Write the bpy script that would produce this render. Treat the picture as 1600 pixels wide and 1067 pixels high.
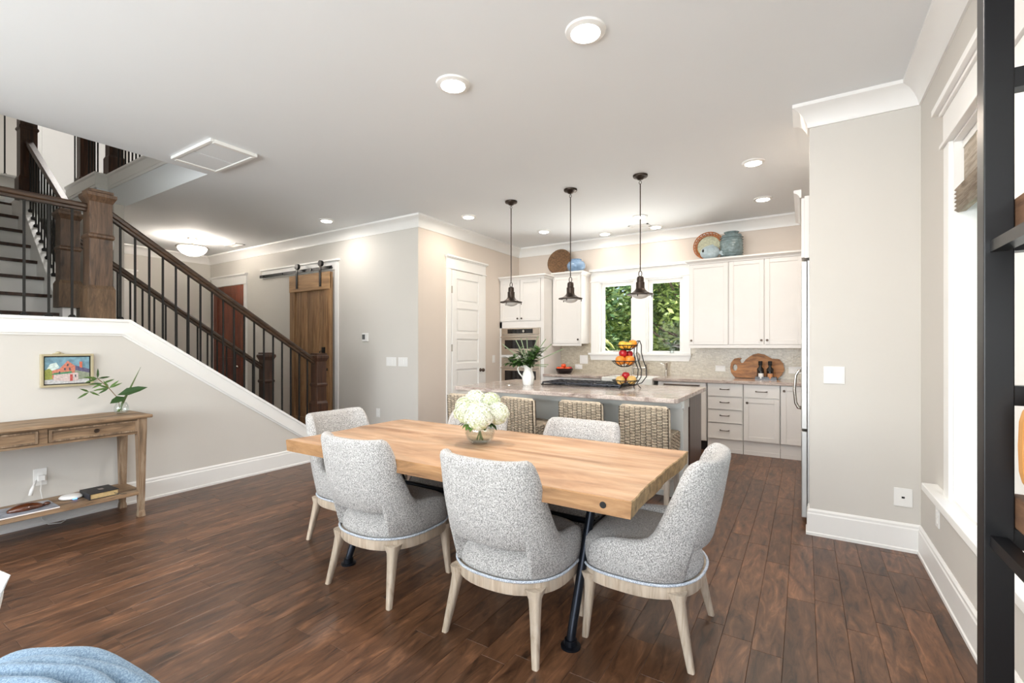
import bpy, bmesh, math, random
from mathutils import Vector, Matrix
random.seed(7)
PI = math.pi
S = bpy.context.scene
C = S.collection
for o in list(bpy.data.objects): bpy.data.objects.remove(o)

# ------------------------------------------------------------------ camera, sky, sun, area lights, exposure
cd = bpy.data.cameras.new('camera'); cam = bpy.data.objects.new('camera', cd); C.objects.link(cam)
cam.location = (0, 0, 1.34); cam.rotation_euler = (PI/2, 0, math.radians(32.08))
cd.sensor_width = 36; cd.lens = 36*729.16/1600; cd.shift_y = 0.0049; cd.clip_start = 0.03
S.camera = cam
W = bpy.data.worlds.new('sky'); S.world = W; W.use_nodes = True
wn = W.node_tree.nodes; wl = W.node_tree.links
sky = wn.new('ShaderNodeTexSky'); sky.sky_type = 'NISHITA'; sky.sun_disc = False
sky.sun_elevation = math.radians(52); sky.sun_rotation = math.radians(230); sky.air_density = 1.0; sky.dust_density = 2.0
wl.new(sky.outputs[0], wn['Background'].inputs[0]); wn['Background'].inputs[1].default_value = 0.22
sd = bpy.data.lights.new('sun', 'SUN'); sd.energy = 11; sd.angle = math.radians(1.5); sd.color = (1, .95, .86)
sun = bpy.data.objects.new('sun', sd); C.objects.link(sun); sun.rotation_euler = Vector((.75, .55, -1)).to_track_quat('-Z', 'Y').to_euler()
def area(name, loc, d, sx, sy, e, col):
    l = bpy.data.lights.new(name, 'AREA'); l.shape = 'RECTANGLE'; l.size = sx; l.size_y = sy; l.energy = e; l.color = col
    o = bpy.data.objects.new(name, l); C.objects.link(o); o.location = loc; o.rotation_euler = Vector(d).to_track_quat('-Z', 'Z').to_euler()
    return o
area('back_ceiling_fill', (-2.2, -4.15, 1.55), (0, 1, 1.0), 5.4, 2.3, 410, (.92, .965, 1.0))  # added fill lamp indoors at the back opening, tilted up to brighten the ceiling
area('daylight_side_windows', (2.4, 2.3, 1.7), (-1, 0, 0), 4.0, 3.2, 34, (.9, .96, 1.0))
area('near_side_fill', (0.68, -2.0, 1.55), (-1, 0, .3), 2.5, 1.7, 70, (.93, .97, 1.0))  # added fill lamp out of view, in an opening made for it
area('kitchen_ceiling_fill', (-2.1, 8.3, .75), (0, -.45, 1), 3.4, 1.6, 250, (1.0, .98, .93))  # added lamp hidden below the sill, throws light up onto the kitchen ceiling
S.view_settings.view_transform = 'Standard'; S.view_settings.look = 'None'
S.view_settings.exposure = 0.32; S.view_settings.gamma = 1.0; S.view_settings.use_curve_mapping = False

# ------------------------------------------------------------------ materials
def srgb(r, g, b):
    f = lambda c: (c/255/12.92) if c/255 <= .04045 else ((c/255+.055)/1.055)**2.4
    return (f(r), f(g), f(b), 1)
def new_mat(name):
    m = bpy.data.materials.new(name); m.use_nodes = True
    n = m.node_tree.nodes; return m, n, m.node_tree.links, n['Principled BSDF']
def ramp(n, stops):
    r = n.new('ShaderNodeValToRGB'); e = r.color_ramp.elements
    while len(e) < len(stops): e.new(.5)
    for k, (p, c) in enumerate(stops): e[k].position = p; e[k].color = c
    return r
def plain(name, col, rough=.5, metal=0, var=.05, scale=6, bump=0, bscale=60, coat=0, spec=.5):
    """one colour with soft procedural unevenness and fine relief"""
    m, n, l, b = new_mat(name)
    tc = n.new('ShaderNodeTexCoord'); nz = n.new('ShaderNodeTexNoise'); nz.inputs['Scale'].default_value = scale; nz.inputs['Detail'].default_value = 4
    l.new(tc.outputs['Object'], nz.inputs['Vector'])
    k = lambda f: tuple(min(1, c*f) for c in col[:3])+(1,)
    r = ramp(n, [(.3, k(1-var)), (.7, k(1+var))]); l.new(nz.outputs[0], r.inputs[0]); l.new(r.outputs[0], b.inputs['Base Color'])
    b.inputs['Roughness'].default_value = rough; b.inputs['Metallic'].default_value = metal; b.inputs['Specular IOR Level'].default_value = spec
    if coat: b.inputs['Coat Weight'].default_value = coat; b.inputs['Coat Roughness'].default_value = .1
    if bump:
        n2 = n.new('ShaderNodeTexNoise'); n2.inputs['Scale'].default_value = bscale; n2.inputs['Detail'].default_value = 3
        l.new(tc.outputs['Object'], n2.inputs['Vector'])
        bp = n.new('ShaderNodeBump'); bp.inputs['Strength'].default_value = bump; bp.inputs['Distance'].default_value = .01
        l.new(n2.outputs[0], bp.inputs['Height']); l.new(bp.outputs[0], b.inputs['Normal'])
    return m
def wood(name, cols, axis='X', grain=14, stretch=14, rough=.4, bump=.15, attr=False, coat=0, knots=0, big=1.5):
    m, n, l, b = new_mat(name)
    tc = n.new('ShaderNodeTexCoord'); mp = n.new('ShaderNodeMapping')
    s = [grain]*3; s['XYZ'.index(axis)] = grain/stretch; mp.inputs['Scale'].default_value = s
    l.new(tc.outputs['Object'], mp.inputs['Vector'])
    nz = n.new('ShaderNodeTexNoise'); nz.inputs['Scale'].default_value = 1; nz.inputs['Detail'].default_value = 7; nz.inputs['Roughness'].default_value = .62; nz.inputs['Distortion'].default_value = 1.1
    src = mp.outputs[0]
    if attr:
        at = n.new('ShaderNodeAttribute'); at.attribute_name = 'rnd'
        ml = n.new('ShaderNodeMath'); ml.operation = 'MULTIPLY'; ml.inputs[1].default_value = 300; l.new(at.outputs['Fac'], ml.inputs[0])
        va = n.new('ShaderNodeVectorMath'); va.operation = 'ADD'; l.new(mp.outputs[0], va.inputs[0]); l.new(ml.outputs[0], va.inputs[1]); src = va.outputs[0]
    l.new(src, nz.inputs['Vector'])
    r = ramp(n, [(.31+.38*i/(len(cols)-1), c) for i, c in enumerate(cols)]); l.new(nz.outputs[0], r.inputs[0])
    # broad figure
    n2 = n.new('ShaderNodeTexNoise'); n2.inputs['Scale'].default_value = big/grain*4; n2.inputs['Detail'].default_value = 3; n2.inputs['Distortion'].default_value = 2.5; l.new(src, n2.inputs['Vector'])
    mx = n.new('ShaderNodeMix'); mx.data_type = 'RGBA'; mx.blend_type = 'MULTIPLY'; mx.inputs[0].default_value = .55
    r2 = ramp(n, [(.35, (.62, .6, .58, 1)), (.6, (1.08, 1.06, 1.04, 1))]); l.new(n2.outputs[0], r2.inputs[0])
    l.new(r.outputs[0], mx.inputs[6]); l.new(r2.outputs[0], mx.inputs[7]); out = mx.outputs[2]
    if attr:
        mv = n.new('ShaderNodeMix'); mv.data_type = 'RGBA'; mv.blend_type = 'MULTIPLY'; mv.inputs[0].default_value = 1
        r3 = ramp(n, [(0, (.66, .65, .64, 1)), (.5, (.92, .92, .92, 1)), (1, (1.22, 1.2, 1.18, 1))]); l.new(at.outputs['Fac'], r3.inputs[0])
        l.new(out, mv.inputs[6]); l.new(r3.outputs[0], mv.inputs[7]); out = mv.outputs[2]
    l.new(out, b.inputs['Base Color'])
    b.inputs['Roughness'].default_value = rough
    if coat: b.inputs['Coat Weight'].default_value = coat; b.inputs['Coat Roughness'].default_value = .12
    bp = n.new('ShaderNodeBump'); bp.inputs['Strength'].default_value = bump; bp.inputs['Distance'].default_value = .004
    l.new(nz.outputs[0], bp.inputs['Height']); l.new(bp.outputs[0], b.inputs['Normal'])
    return m
def leafy(name, c1, c2, rough=.45, trans=.25):
    m, n, l, b = new_mat(name)
    at = n.new('ShaderNodeAttribute'); at.attribute_name = 'rnd'
    r = ramp(n, [(0, c1), (1, c2)]); l.new(at.outputs['Fac'], r.inputs[0]); l.new(r.outputs[0], b.inputs['Base Color'])
    b.inputs['Roughness'].default_value = rough
    tr = n.new('ShaderNodeBsdfTranslucent'); l.new(r.outputs[0], tr.inputs[0])
    mx = n.new('ShaderNodeMixShader'); mx.inputs[0].default_value = trans
    l.new(b.outputs[0], mx.inputs[1]); l.new(tr.outputs[0], mx.inputs[2]); l.new(mx.outputs[0], n['Material Output'].inputs[0])
    return m
def glass(name, tint=(1, 1, 1, 1), gloss=.1, rough=.0):
    m, n, l, b = new_mat(name)
    t = n.new('ShaderNodeBsdfTransparent'); t.inputs[0].default_value = tint
    g = n.new('ShaderNodeBsdfGlossy'); g.inputs['Roughness'].default_value = rough
    fr = n.new('ShaderNodeLayerWeight'); fr.inputs[0].default_value = .25
    pw_ = n.new('ShaderNodeMath'); pw_.operation = 'POWER'; pw_.inputs[1].default_value = 2; l.new(fr.outputs['Facing'], pw_.inputs[0])
    ad = n.new('ShaderNodeMath'); ad.operation = 'MULTIPLY_ADD'; ad.inputs[1].default_value = .45; ad.inputs[2].default_value = gloss; l.new(pw_.outputs[0], ad.inputs[0]); ad.use_clamp = True
    mx = n.new('ShaderNodeMixShader'); l.new(ad.outputs[0], mx.inputs[0]); l.new(t.outputs[0], mx.inputs[1]); l.new(g.outputs[0], mx.inputs[2])
    l.new(mx.outputs[0], n['Material Output'].inputs[0]); n.remove(b)
    return m
def emit(name, col, e):
    m, n, l, b = new_mat(name); b.inputs['Base Color'].default_value = col
    b.inputs['Emission Color'].default_value = col; b.inputs['Emission Strength'].default_value = e; return m
def fabric(name, c0, c1, c2, scale=270, bump=.5):
    m, n, l, b = new_mat(name)
    tc = n.new('ShaderNodeTexCoord'); nz = n.new('ShaderNodeTexNoise'); nz.inputs['Scale'].default_value = scale; nz.inputs['Detail'].default_value = 2.5; nz.inputs['Roughness'].default_value = .7
    mp = n.new('ShaderNodeMapping'); mp.inputs['Scale'].default_value = (1, 1, .62); l.new(tc.outputs['Object'], mp.inputs[0]); l.new(mp.outputs[0], nz.inputs['Vector'])
    r = ramp(n, [(.36, c0), (.5, c1), (.62, c2)]); l.new(nz.outputs[0], r.inputs[0]); l.new(r.outputs[0], b.inputs['Base Color'])
    b.inputs['Roughness'].default_value = .95; b.inputs['Specular IOR Level'].default_value = .15
    b.inputs['Sheen Weight'].default_value = .15
    bp = n.new('ShaderNodeBump'); bp.inputs['Strength'].default_value = bump; bp.inputs['Distance'].default_value = .004
    l.new(nz.outputs[0], bp.inputs['Height']); l.new(bp.outputs[0], b.inputs['Normal'])
    return m
def granite(name):
    m, n, l, b = new_mat(name)
    tc = n.new('ShaderNodeTexCoord'); mp = n.new('ShaderNodeMapping'); mp.inputs['Scale'].default_value = (1.6, 5.5, 5); mp.inputs['Rotation'].default_value = (0, 0, .22); l.new(tc.outputs['Object'], mp.inputs[0])
    a = n.new('ShaderNodeTexNoise'); a.inputs['Scale'].default_value = 2.2; a.inputs['Detail'].default_value = 9; a.inputs['Roughness'].default_value = .68; a.inputs['Distortion'].default_value = 1.6; l.new(mp.outputs[0], a.inputs['Vector'])
    r = ramp(n, [(.28, srgb(112, 98, 92)), (.42, srgb(168, 152, 143)), (.55, srgb(203, 189, 180)), (.72, srgb(226, 217, 210))]); l.new(a.outputs[0], r.inputs[0])
    g = n.new('ShaderNodeTexNoise'); g.inputs['Scale'].default_value = 110; g.inputs['Detail'].default_value = 3; l.new(tc.outputs['Object'], g.inputs['Vector'])
    r2 = ramp(n, [(.36, (.55, .52, .5, 1)), (.55, (1, 1, 1, 1))]); l.new(g.outputs[0], r2.inputs[0])
    mx = n.new('ShaderNodeMix'); mx.data_type = 'RGBA'; mx.blend_type = 'MULTIPLY'; mx.inputs[0].default_value = .55
    l.new(r.outputs[0], mx.inputs[6]); l.new(r2.outputs[0], mx.inputs[7]); l.new(mx.outputs[2], b.inputs['Base Color'])
    b.inputs['Roughness'].default_value = .12
    return m
def mosaic(name):
    """pearly mosaic with tesserae too small to pick apart"""
    m, n, l, b = new_mat(name)
    tc = n.new('ShaderNodeTexCoord'); mp = n.new('ShaderNodeMapping'); mp.inputs['Rotation'].default_value = (PI/2, 0, 0); l.new(tc.outputs['Object'], mp.inputs[0])
    br = n.new('ShaderNodeTexBrick'); br.inputs['Scale'].default_value = 1; br.inputs['Brick Width'].default_value = .05; br.inputs['Row Height'].default_value = .022; br.inputs['Mortar Size'].default_value = .0016
    br.inputs['Color1'].default_value = srgb(206, 198, 180); br.inputs['Color2'].default_value = srgb(186, 176, 158); br.inputs['Mortar'].default_value = srgb(196, 188, 174)
    l.new(mp.outputs[0], br.inputs['Vector'])
    nz = n.new('ShaderNodeTexNoise'); nz.inputs['Scale'].default_value = 45; nz.inputs['Detail'].default_value = 2; l.new(tc.outputs['Object'], nz.inputs['Vector'])
    mx = n.new('ShaderNodeMix'); mx.data_type = 'RGBA'; mx.blend_type = 'MULTIPLY'; mx.inputs[0].default_value = .5
    r = ramp(n, [(.35, (.78, .76, .7, 1)), (.65, (1.05, 1.05, 1.02, 1))]); l.new(nz.outputs[0], r.inputs[0])
    l.new(br.outputs[0], mx.inputs[6]); l.new(r.outputs[0], mx.inputs[7]); l.new(mx.outputs[2], b.inputs['Base Color'])
    b.inputs['Roughness'].default_value = .22
    bp = n.new('ShaderNodeBump'); bp.inputs['Strength'].default_value = .5; bp.inputs['Distance'].default_value = .004
    l.new(nz.outputs[0], bp.inputs['Height']); l.new(bp.outputs[0], b.inputs['Normal'])
    return m

MT = {}
MT['wall'] = plain('wall_paint', srgb(210, 206, 199), .75, var=.012, scale=2, bump=.03, bscale=220)
MT['wallk'] = plain('kitchen_wall_beige', srgb(220, 209, 198), .75, var=.012, scale=2, bump=.03, bscale=220)  # warmer beige than the other walls
MT['ceil'] = plain('ceiling_paint', srgb(237, 240, 242), .8, var=.008, scale=1, bump=.03, bscale=200)
MT['trim'] = plain('white_trim', srgb(240, 239, 236), .35, var=.01)
MT['cab'] = plain('cabinet_white', srgb(228, 225, 221), .35, var=.01)
MT['isl'] = plain('island_paint', srgb(245, 247, 243), .4, var=.01)
MT['ceramicw'] = plain('white_ceramic', srgb(240, 242, 238), .15, var=.01)
MT['plate'] = plain('white_plastic', srgb(238, 237, 234), .4, var=.005)
MT['floor'] = wood('floor_wood', [srgb(50, 33, 23), srgb(90, 61, 42), srgb(108, 75, 53), srgb(138, 98, 71)], 'Y', 22, 5, .36, .3, attr=True, big=2.2)
MT['gap'] = plain('floor_gap', srgb(30, 19, 14), .9)
MT['table'] = wood('table_maple', [srgb(150, 110, 78), srgb(180, 140, 106), srgb(194, 158, 125), srgb(206, 175, 146)], 'X', 7, 6, .42, .08, big=1.3)
MT['tableend'] = plain('table_end_grain', srgb(165, 138, 100), .8, var=.35, scale=30, bump=.8, bscale=50)
MT['tableedge'] = wood('table_edge', [srgb(112, 80, 50), srgb(158, 118, 78), srgb(186, 146, 104)], 'X', 16, 6, .5, .3)
MT['chairleg'] = wood('chair_leg_wood', [srgb(176, 156, 134), srgb(204, 188, 168), srgb(216, 203, 186)], 'Z', 40, 10, .5, .15)
MT['fabric'] = fabric('chair_fabric', srgb(116, 114, 112), srgb(174, 171, 168), srgb(216, 214, 210))
MT['braid'] = fabric('braid_trim', srgb(140, 150, 165), srgb(200, 208, 218), srgb(235, 238, 242), 260, .8)
MT['stair'] = wood('stair_oak_dark', [srgb(36, 22, 14), srgb(62, 38, 25), srgb(80, 51, 34)], 'Z', 30, 10, .38, .25)
MT['newel'] = wood('newel_oak', [srgb(46, 33, 23), srgb(74, 54, 39), srgb(92, 69, 51), srgb(104, 80, 61)], 'Z', 34, 9, .4, .3)
MT['newelbase'] = wood('newel_base_oak', [srgb(66, 48, 32), srgb(92, 70, 48), srgb(108, 84, 60)], 'Z', 40, 4, .5, .2)
MT['railw'] = wood('handrail_oak', [srgb(34, 23, 16), srgb(58, 41, 28), srgb(80, 58, 40)], 'Y', 30, 10, .33, .2)
MT['iron'] = plain('wrought_iron', srgb(42, 41, 40), .5, .6, var=.1)
MT['bronze'] = plain('oil_rubbed_bronze', srgb(62, 52, 45), .4, .75, var=.15, scale=30)
MT['bronzedk'] = plain('dark_bronze_pull', srgb(76, 64, 56), .35, .8, var=.1, scale=30)
MT['pipe'] = plain('blackened_pipe', srgb(34, 38, 46), .35, .7, var=.15, scale=20)
MT['black'] = plain('black_steel', srgb(20, 20, 22), .35, .2, var=.1)
MT['console'] = wood('weathered_wood', [srgb(86, 70, 54), srgb(136, 110, 84), srgb(160, 132, 102), srgb(172, 156, 134)], 'Y', 20, 10, .6, .25)
MT['consoleleg'] = wood('weathered_leg', [srgb(92, 78, 62), srgb(138, 114, 90), srgb(168, 150, 128)], 'Z', 26, 9, .6, .25)
MT['barn'] = wood('barn_door_wood', [srgb(92, 64, 38), srgb(136, 101, 66), srgb(160, 124, 86), srgb(176, 142, 104)], 'Z', 20, 14, .55, .3, attr=True)
MT['mahog'] = wood('mahogany_door', [srgb(74, 34, 22), srgb(110, 54, 35), srgb(128, 66, 44)], 'Z', 16, 12, .4, .15)
MT['espresso'] = wood('espresso_panel', [srgb(52, 34, 29), srgb(74, 51, 45), srgb(88, 63, 56)], 'Z', 16, 14, .3, .1)
MT['board'] = wood('carved_board_wood', [srgb(122, 76, 36), srgb(176, 118, 62), srgb(200, 142, 84)], 'X', 16, 4, .5, .2, big=2)
MT['rustic'] = wood('rustic_plank', [srgb(72, 50, 36), srgb(118, 86, 62), srgb(150, 114, 86)], 'Y', 20, 8, .7, .4)
MT['honey'] = wood('honey_wood', [srgb(186, 122, 60), srgb(208, 146, 80), srgb(220, 164, 98)], 'Z', 14, 12, .45, .1)
MT['rattan'] = plain('rattan_cane', srgb(202, 186, 164), .65, var=.3, scale=30, bump=.4, bscale=160)
MT['rattandk'] = plain('rattan_core', srgb(70, 57, 43), .8, var=.2, scale=40)
MT['whitewash'] = wood('whitewashed_leg', [srgb(178, 168, 154), srgb(206, 198, 186), srgb(222, 216, 206)], 'Z', 40, 9, .6, .2)
MT['granite'] = granite('granite_top')
MT['mosaic'] = mosaic('pearl_mosaic')
MT['steel'] = plain('brushed_steel', srgb(190, 178, 164), .3, .95, var=.06, scale=8)
MT['fridge'] = plain('fridge_steel', srgb(190, 190, 188), .35, .8, var=.03)
MT['nickel'] = plain('brushed_nickel', srgb(196, 190, 182), .22, 1, var=.04)
MT['ovenglass'] = plain('oven_glass', srgb(22, 19, 18), .06, var=.05)
MT['hob'] = plain('cooktop_black', srgb(24, 24, 27), .12, var=.05)
MT['grate'] = plain('cast_iron_grate', srgb(44, 46, 54), .35, .4, var=.1)
MT['pane'] = glass('window_pane', gloss=.003)
MT['vase'] = glass('clear_glass', (.95, .97, .965, 1), gloss=.06)
MT['petal'] = leafy('hydrangea_petal', srgb(206, 216, 170), srgb(240, 240, 232), .7, .2)
MT['leaf'] = leafy('cut_leaf', srgb(34, 62, 26), srgb(98, 132, 62), .4, .15)
MT['leafdk'] = leafy('dark_leaf', srgb(30, 58, 26), srgb(76, 112, 52), .35, .15)
MT['stem'] = plain('green_stem', srgb(92, 112, 62), .6, var=.2)
MT['twig'] = plain('brown_twig', srgb(128, 104, 70), .7, var=.2)
MT['tree1'] = leafy('tree_leaf_bright', srgb(70, 104, 50), srgb(196, 212, 130), .5, .45)
MT['tree2'] = leafy('tree_leaf_cool', srgb(60, 100, 66), srgb(170, 196, 140), .5, .45)
MT['palm'] = leafy('palm_leaf', srgb(150, 160, 70), srgb(236, 232, 170), .5, .35)
MT['bark'] = plain('bark', srgb(98, 84, 70), .9, var=.3, scale=10, bump=.8, bscale=20)
MT['lawn'] = plain('lawn', srgb(98, 118, 64), .9, var=.3, scale=3)
MT['orange'] = plain('orange_peel', srgb(240, 150, 40), .4, var=.12, scale=9, bump=.15, bscale=220)
MT['mango'] = plain('mango_skin', srgb(238, 138, 48), .35, var=.3, scale=7)
MT['lemon'] = plain('yellow_skin', srgb(244, 186, 62), .4, var=.1, scale=12, bump=.1, bscale=200)
MT['redapple'] = plain('red_apple', srgb(172, 28, 36), .25, var=.25, scale=12)
MT['gala'] = plain('gala_apple', srgb(212, 120, 70), .3, var=.4, scale=10)
MT['pear'] = plain('pear_skin', srgb(214, 176, 104), .4, var=.2, scale=14)
MT['tomato'] = plain('tangerine_red', srgb(232, 88, 40), .35, var=.18, scale=9)
MT['darkbowl'] = plain('black_bowl', srgb(34, 22, 24), .25, var=.1)
MT['wicker'] = plain('dark_wicker', srgb(112, 84, 58), .75, var=.5, scale=40, bump=.8, bscale=60)
MT['wickero'] = plain('orange_wicker', srgb(176, 106, 56), .6, var=.3, scale=40, bump=.5, bscale=80)
MT['mottle'] = plain('mottled_green_glaze', srgb(190, 192, 166), .4, var=.18, scale=40)
MT['bluepot'] = plain('blue_glaze', srgb(124, 152, 182), .2, var=.14, scale=26, bump=.2, bscale=40)
MT['greypot'] = plain('grey_blue_glaze', srgb(122, 140, 142), .15, var=.25, scale=28, bump=.4, bscale=50)
MT['fish'] = plain('pale_blue_ceramic', srgb(164, 180, 186), .3, var=.14, scale=30)
MT['shade'] = wood('linen_shade', [srgb(138, 128, 114), srgb(172, 161, 146), srgb(190, 180, 166)], 'Y', 60, 10, .9, .3)
MT['brassf'] = plain('champagne_frame', srgb(190, 178, 146), .4, .35, var=.08)
MT['blanket'] = fabric('fleece_blue', srgb(112, 136, 160), srgb(136, 160, 182), srgb(160, 182, 200), 300, .9)
MT['linen'] = fabric('white_linen', srgb(214, 211, 206), srgb(232, 230, 227), srgb(242, 241, 239), 160, .3)
MT['sofa'] = fabric('sofa_fabric', srgb(170, 168, 164), srgb(196, 193, 188), srgb(214, 211, 206), 140, .4)
MT['bookblk'] = plain('black_leather', srgb(32, 31, 32), .5, var=.1, bump=.2, bscale=200)
MT['paper'] = plain('page_edges', srgb(196, 170, 122), .7, var=.12, scale=80)
MT['magaz'] = plain('magazine_print', srgb(146, 150, 160), .4, var=.5, scale=22)
MT['amber'] = plain('amber_glass', srgb(84, 44, 24), .12, var=.5, scale=16, coat=.5)
MT['rug'] = fabric('kitchen_mat', srgb(150, 136, 116), srgb(190, 176, 156), srgb(214, 202, 184), 90, .5)
MT['can'] = emit('led_lens', (1, .96, .9, 1), 22)
MT['bowl_light'] = emit('frosted_glass_lit', (1, .93, .84, 1), 7)
MT['bulb'] = plain('pendant_frosted_glass', srgb(226, 224, 220), .3, var=.02)
MT['led'] = emit('blue_led', (.1, .3, 1, 1), 3)
MT['dark_and_shade'] = plain('dark_parts_and_shade', srgb(28, 26, 25), .8)  # near-black for plugs, caps and eyes; also the shade coloured into the vents
MT['spice'] = plain('dark_jar', srgb(26, 24, 24), .25)
MT['cork'] = plain('tan_label', srgb(198, 140, 98), .6)

# ------------------------------------------------------------------ mesh builder
class MB:
    def __init__(s): s.v = []; s.f = []; s.r = []; s.cr = None
    def add(s, vs, fs, rnd=None):
        o = len(s.v); s.v += [tuple(v) for v in vs]; s.f += [tuple(i+o for i in f) for f in fs]
        s.r += [rnd if rnd is not None else (s.cr if s.cr is not None else 0.5)]*len(fs); return s
    def box(s, x0, x1, y0, y1, z0, z1, rnd=None):
        x0, x1 = min(x0, x1), max(x0, x1); y0, y1 = min(y0, y1), max(y0, y1); z0, z1 = min(z0, z1), max(z0, z1)
        return s.add([(x0, y0, z0), (x1, y0, z0), (x1, y1, z0), (x0, y1, z0), (x0, y0, z1), (x1, y0, z1), (x1, y1, z1), (x0, y1, z1)],
                     [(0, 3, 2, 1), (4, 5, 6, 7), (0, 1, 5, 4), (1, 2, 6, 5), (2, 3, 7, 6), (3, 0, 4, 7)], rnd)
    def prism(s, poly, axis, a, b, rnd=None):
        """poly in the two other axes (cyclic order: X->(y,z), Y->(x,z), Z->(x,y))"""
        ar = sum(poly[i][0]*poly[(i+1) % len(poly)][1]-poly[(i+1) % len(poly)][0]*poly[i][1] for i in range(len(poly)))
        if ar < 0: poly = poly[::-1]
        def P(p, t): return (t, p[0], p[1]) if axis == 'X' else ((p[0], t, p[1]) if axis == 'Y' else (p[0], p[1], t))
        n = len(poly); a, b = min(a, b), max(a, b); vs = [P(p, a) for p in poly]+[P(p, b) for p in poly]
        fs = [tuple(range(n-1, -1, -1)), tuple(range(n, 2*n))]+[(i, (i+1) % n, n+(i+1) % n, n+i) for i in range(n)]
        if axis == 'Y': fs = [f[::-1] for f in fs]
        return s.add(vs, fs, rnd)
    def lathe(s, prof, c=(0, 0, 0), n=24, cap0=True, cap1=True, rnd=None):
        vs = []; fs = []; m = len(prof)
        for r, z in prof:
            for k in range(n): a = 2*PI*k/n; vs.append((c[0]+r*math.cos(a), c[1]+r*math.sin(a), c[2]+z))
        for j in range(m-1):
            for k in range(n): fs.append((j*n+k, j*n+(k+1) % n, (j+1)*n+(k+1) % n, (j+1)*n+k))
        if cap0: fs.append(tuple(range(n-1, -1, -1)))
        if cap1: fs.append(tuple((m-1)*n+k for k in range(n)))
        return s.add(vs, fs, rnd)
    def tube(s, pts, r, n=8, closed=False, cap=True, flat=None, rnd=None):
        pts = [Vector(p) for p in pts]; m = len(pts); rr = r if isinstance(r, (list, tuple)) else [r]*m
        vs = []; fs = []; up = None
        for i, p in enumerate(pts):
            a = pts[(i-1) % m] if (closed or i > 0) else p; b = pts[(i+1) % m] if (closed or i < m-1) else p
            t = (b-a).normalized()
            if up is None:
                up = Vector((0, 0, 1)) if abs(t.z) < .9 else Vector((1, 0, 0))
            x = (up-t*up.dot(t))
            if x.length < 1e-5: x = t.orthogonal()
            x.normalize(); y = t.cross(x); up = x
            for k in range(n):
                g = 2*PI*(k+.5)/n; vs.append(p+(x*math.cos(g)*(flat or 1)+y*math.sin(g))*rr[i])
        for i in range(m if closed else m-1):
            j = (i+1) % m
            for k in range(n): fs.append((i*n+k, i*n+(k+1) % n, j*n+(k+1) % n, j*n+k))
        if cap and not closed: fs.append(tuple(range(n-1, -1, -1))); fs.append(tuple((m-1)*n+k for k in range(n)))
        return s.add(vs, fs, rnd)
    def bar(s, a, b, w, h, rnd=None, up=(0, 0, 1)):
        a = Vector(a); b = Vector(b); t = (b-a).normalized(); u = Vector(up)
        if abs(t.dot(u)) > .95: u = Vector((0, 1, 0))
        x = t.cross(u).normalized(); y = x.cross(t)
        q = [x*i*w/2+y*j*h/2 for i, j in((-1, -1), (1, -1), (1, 1), (-1, 1))]
        return s.add([a+d for d in q]+[b+d for d in q], [(0, 1, 2, 3), (7, 6, 5, 4), (0, 4, 5, 1), (1, 5, 6, 2), (2, 6, 7, 3), (3, 7, 4, 0)], rnd)
    def rings(s, rings, cap0=True, cap1=True, rnd=None, closed=True):
        n = len(rings[0]); vs = [v for r in rings for v in r]; fs = []
        for j in range(len(rings)-1):
            for k in range(n if closed else n-1): fs.append((j*n+k, j*n+(k+1) % n, (j+1)*n+(k+1) % n, (j+1)*n+k))
        if cap0: fs.append(tuple(range(n-1, -1, -1)))
        if cap1: fs.append(tuple((len(rings)-1)*n+k for k in range(n)))
        return s.add(vs, fs, rnd)
    def ball(s, c, rx, ry=None, rz=None, n=14, m=9, rnd=None):
        ry = ry or rx; rz = rz or rx; rg = []
        for j in range(m+1):
            t = PI*(.02+.96*j/m); rg.append([(c[0]+rx*math.sin(t)*math.cos(2*PI*k/n), c[1]+ry*math.sin(t)*math.sin(2*PI*k/n), c[2]-rz*math.cos(t)) for k in range(n)])
        return s.rings(rg, rnd=rnd)
    def leaf(s, base, d, L, w, bend=.25, rnd=None, nrm=None):
        base = Vector(base); d = Vector(d).normalized(); u = Vector(nrm or (0, 0, 1)); x = d.cross(u)
        if x.length < .05: x = d.orthogonal()
        x.normalize(); u = x.cross(d).normalized()
        q = [base, base+d*L*.35+x*w*.5+u*w*.12-u*L*bend*.12, base+d*L*.35-u*L*bend*.12, base+d*L*.35-x*w*.5+u*w*.12-u*L*bend*.12,
             base+d*L*.72+x*w*.36+u*w*.1-u*L*bend*.5, base+d*L*.72-u*L*bend*.5, base+d*L*.72-x*w*.36+u*w*.1-u*L*bend*.5, base+d*L-u*L*bend]
        return s.add(q, [(0, 1, 2), (0, 2, 3), (1, 4, 5, 2), (2, 5, 6, 3), (4, 7, 5), (5, 7, 6)], rnd if rnd is not None else random.random())
    def mesh(s, name, off=(0, 0, 0)):
        me = bpy.data.meshes.new(name); me.from_pydata([(a-off[0], b-off[1], c-off[2]) for a, b, c in s.v], [], s.f)
        at = me.attributes.new('rnd', 'FLOAT', 'FACE'); at.data.foreach_set('value', s.r); me.update(); return me
def wloc(o):
    v = Vector((0, 0, 0))
    while o: v += o.location; o = o.parent
    return v
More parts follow.
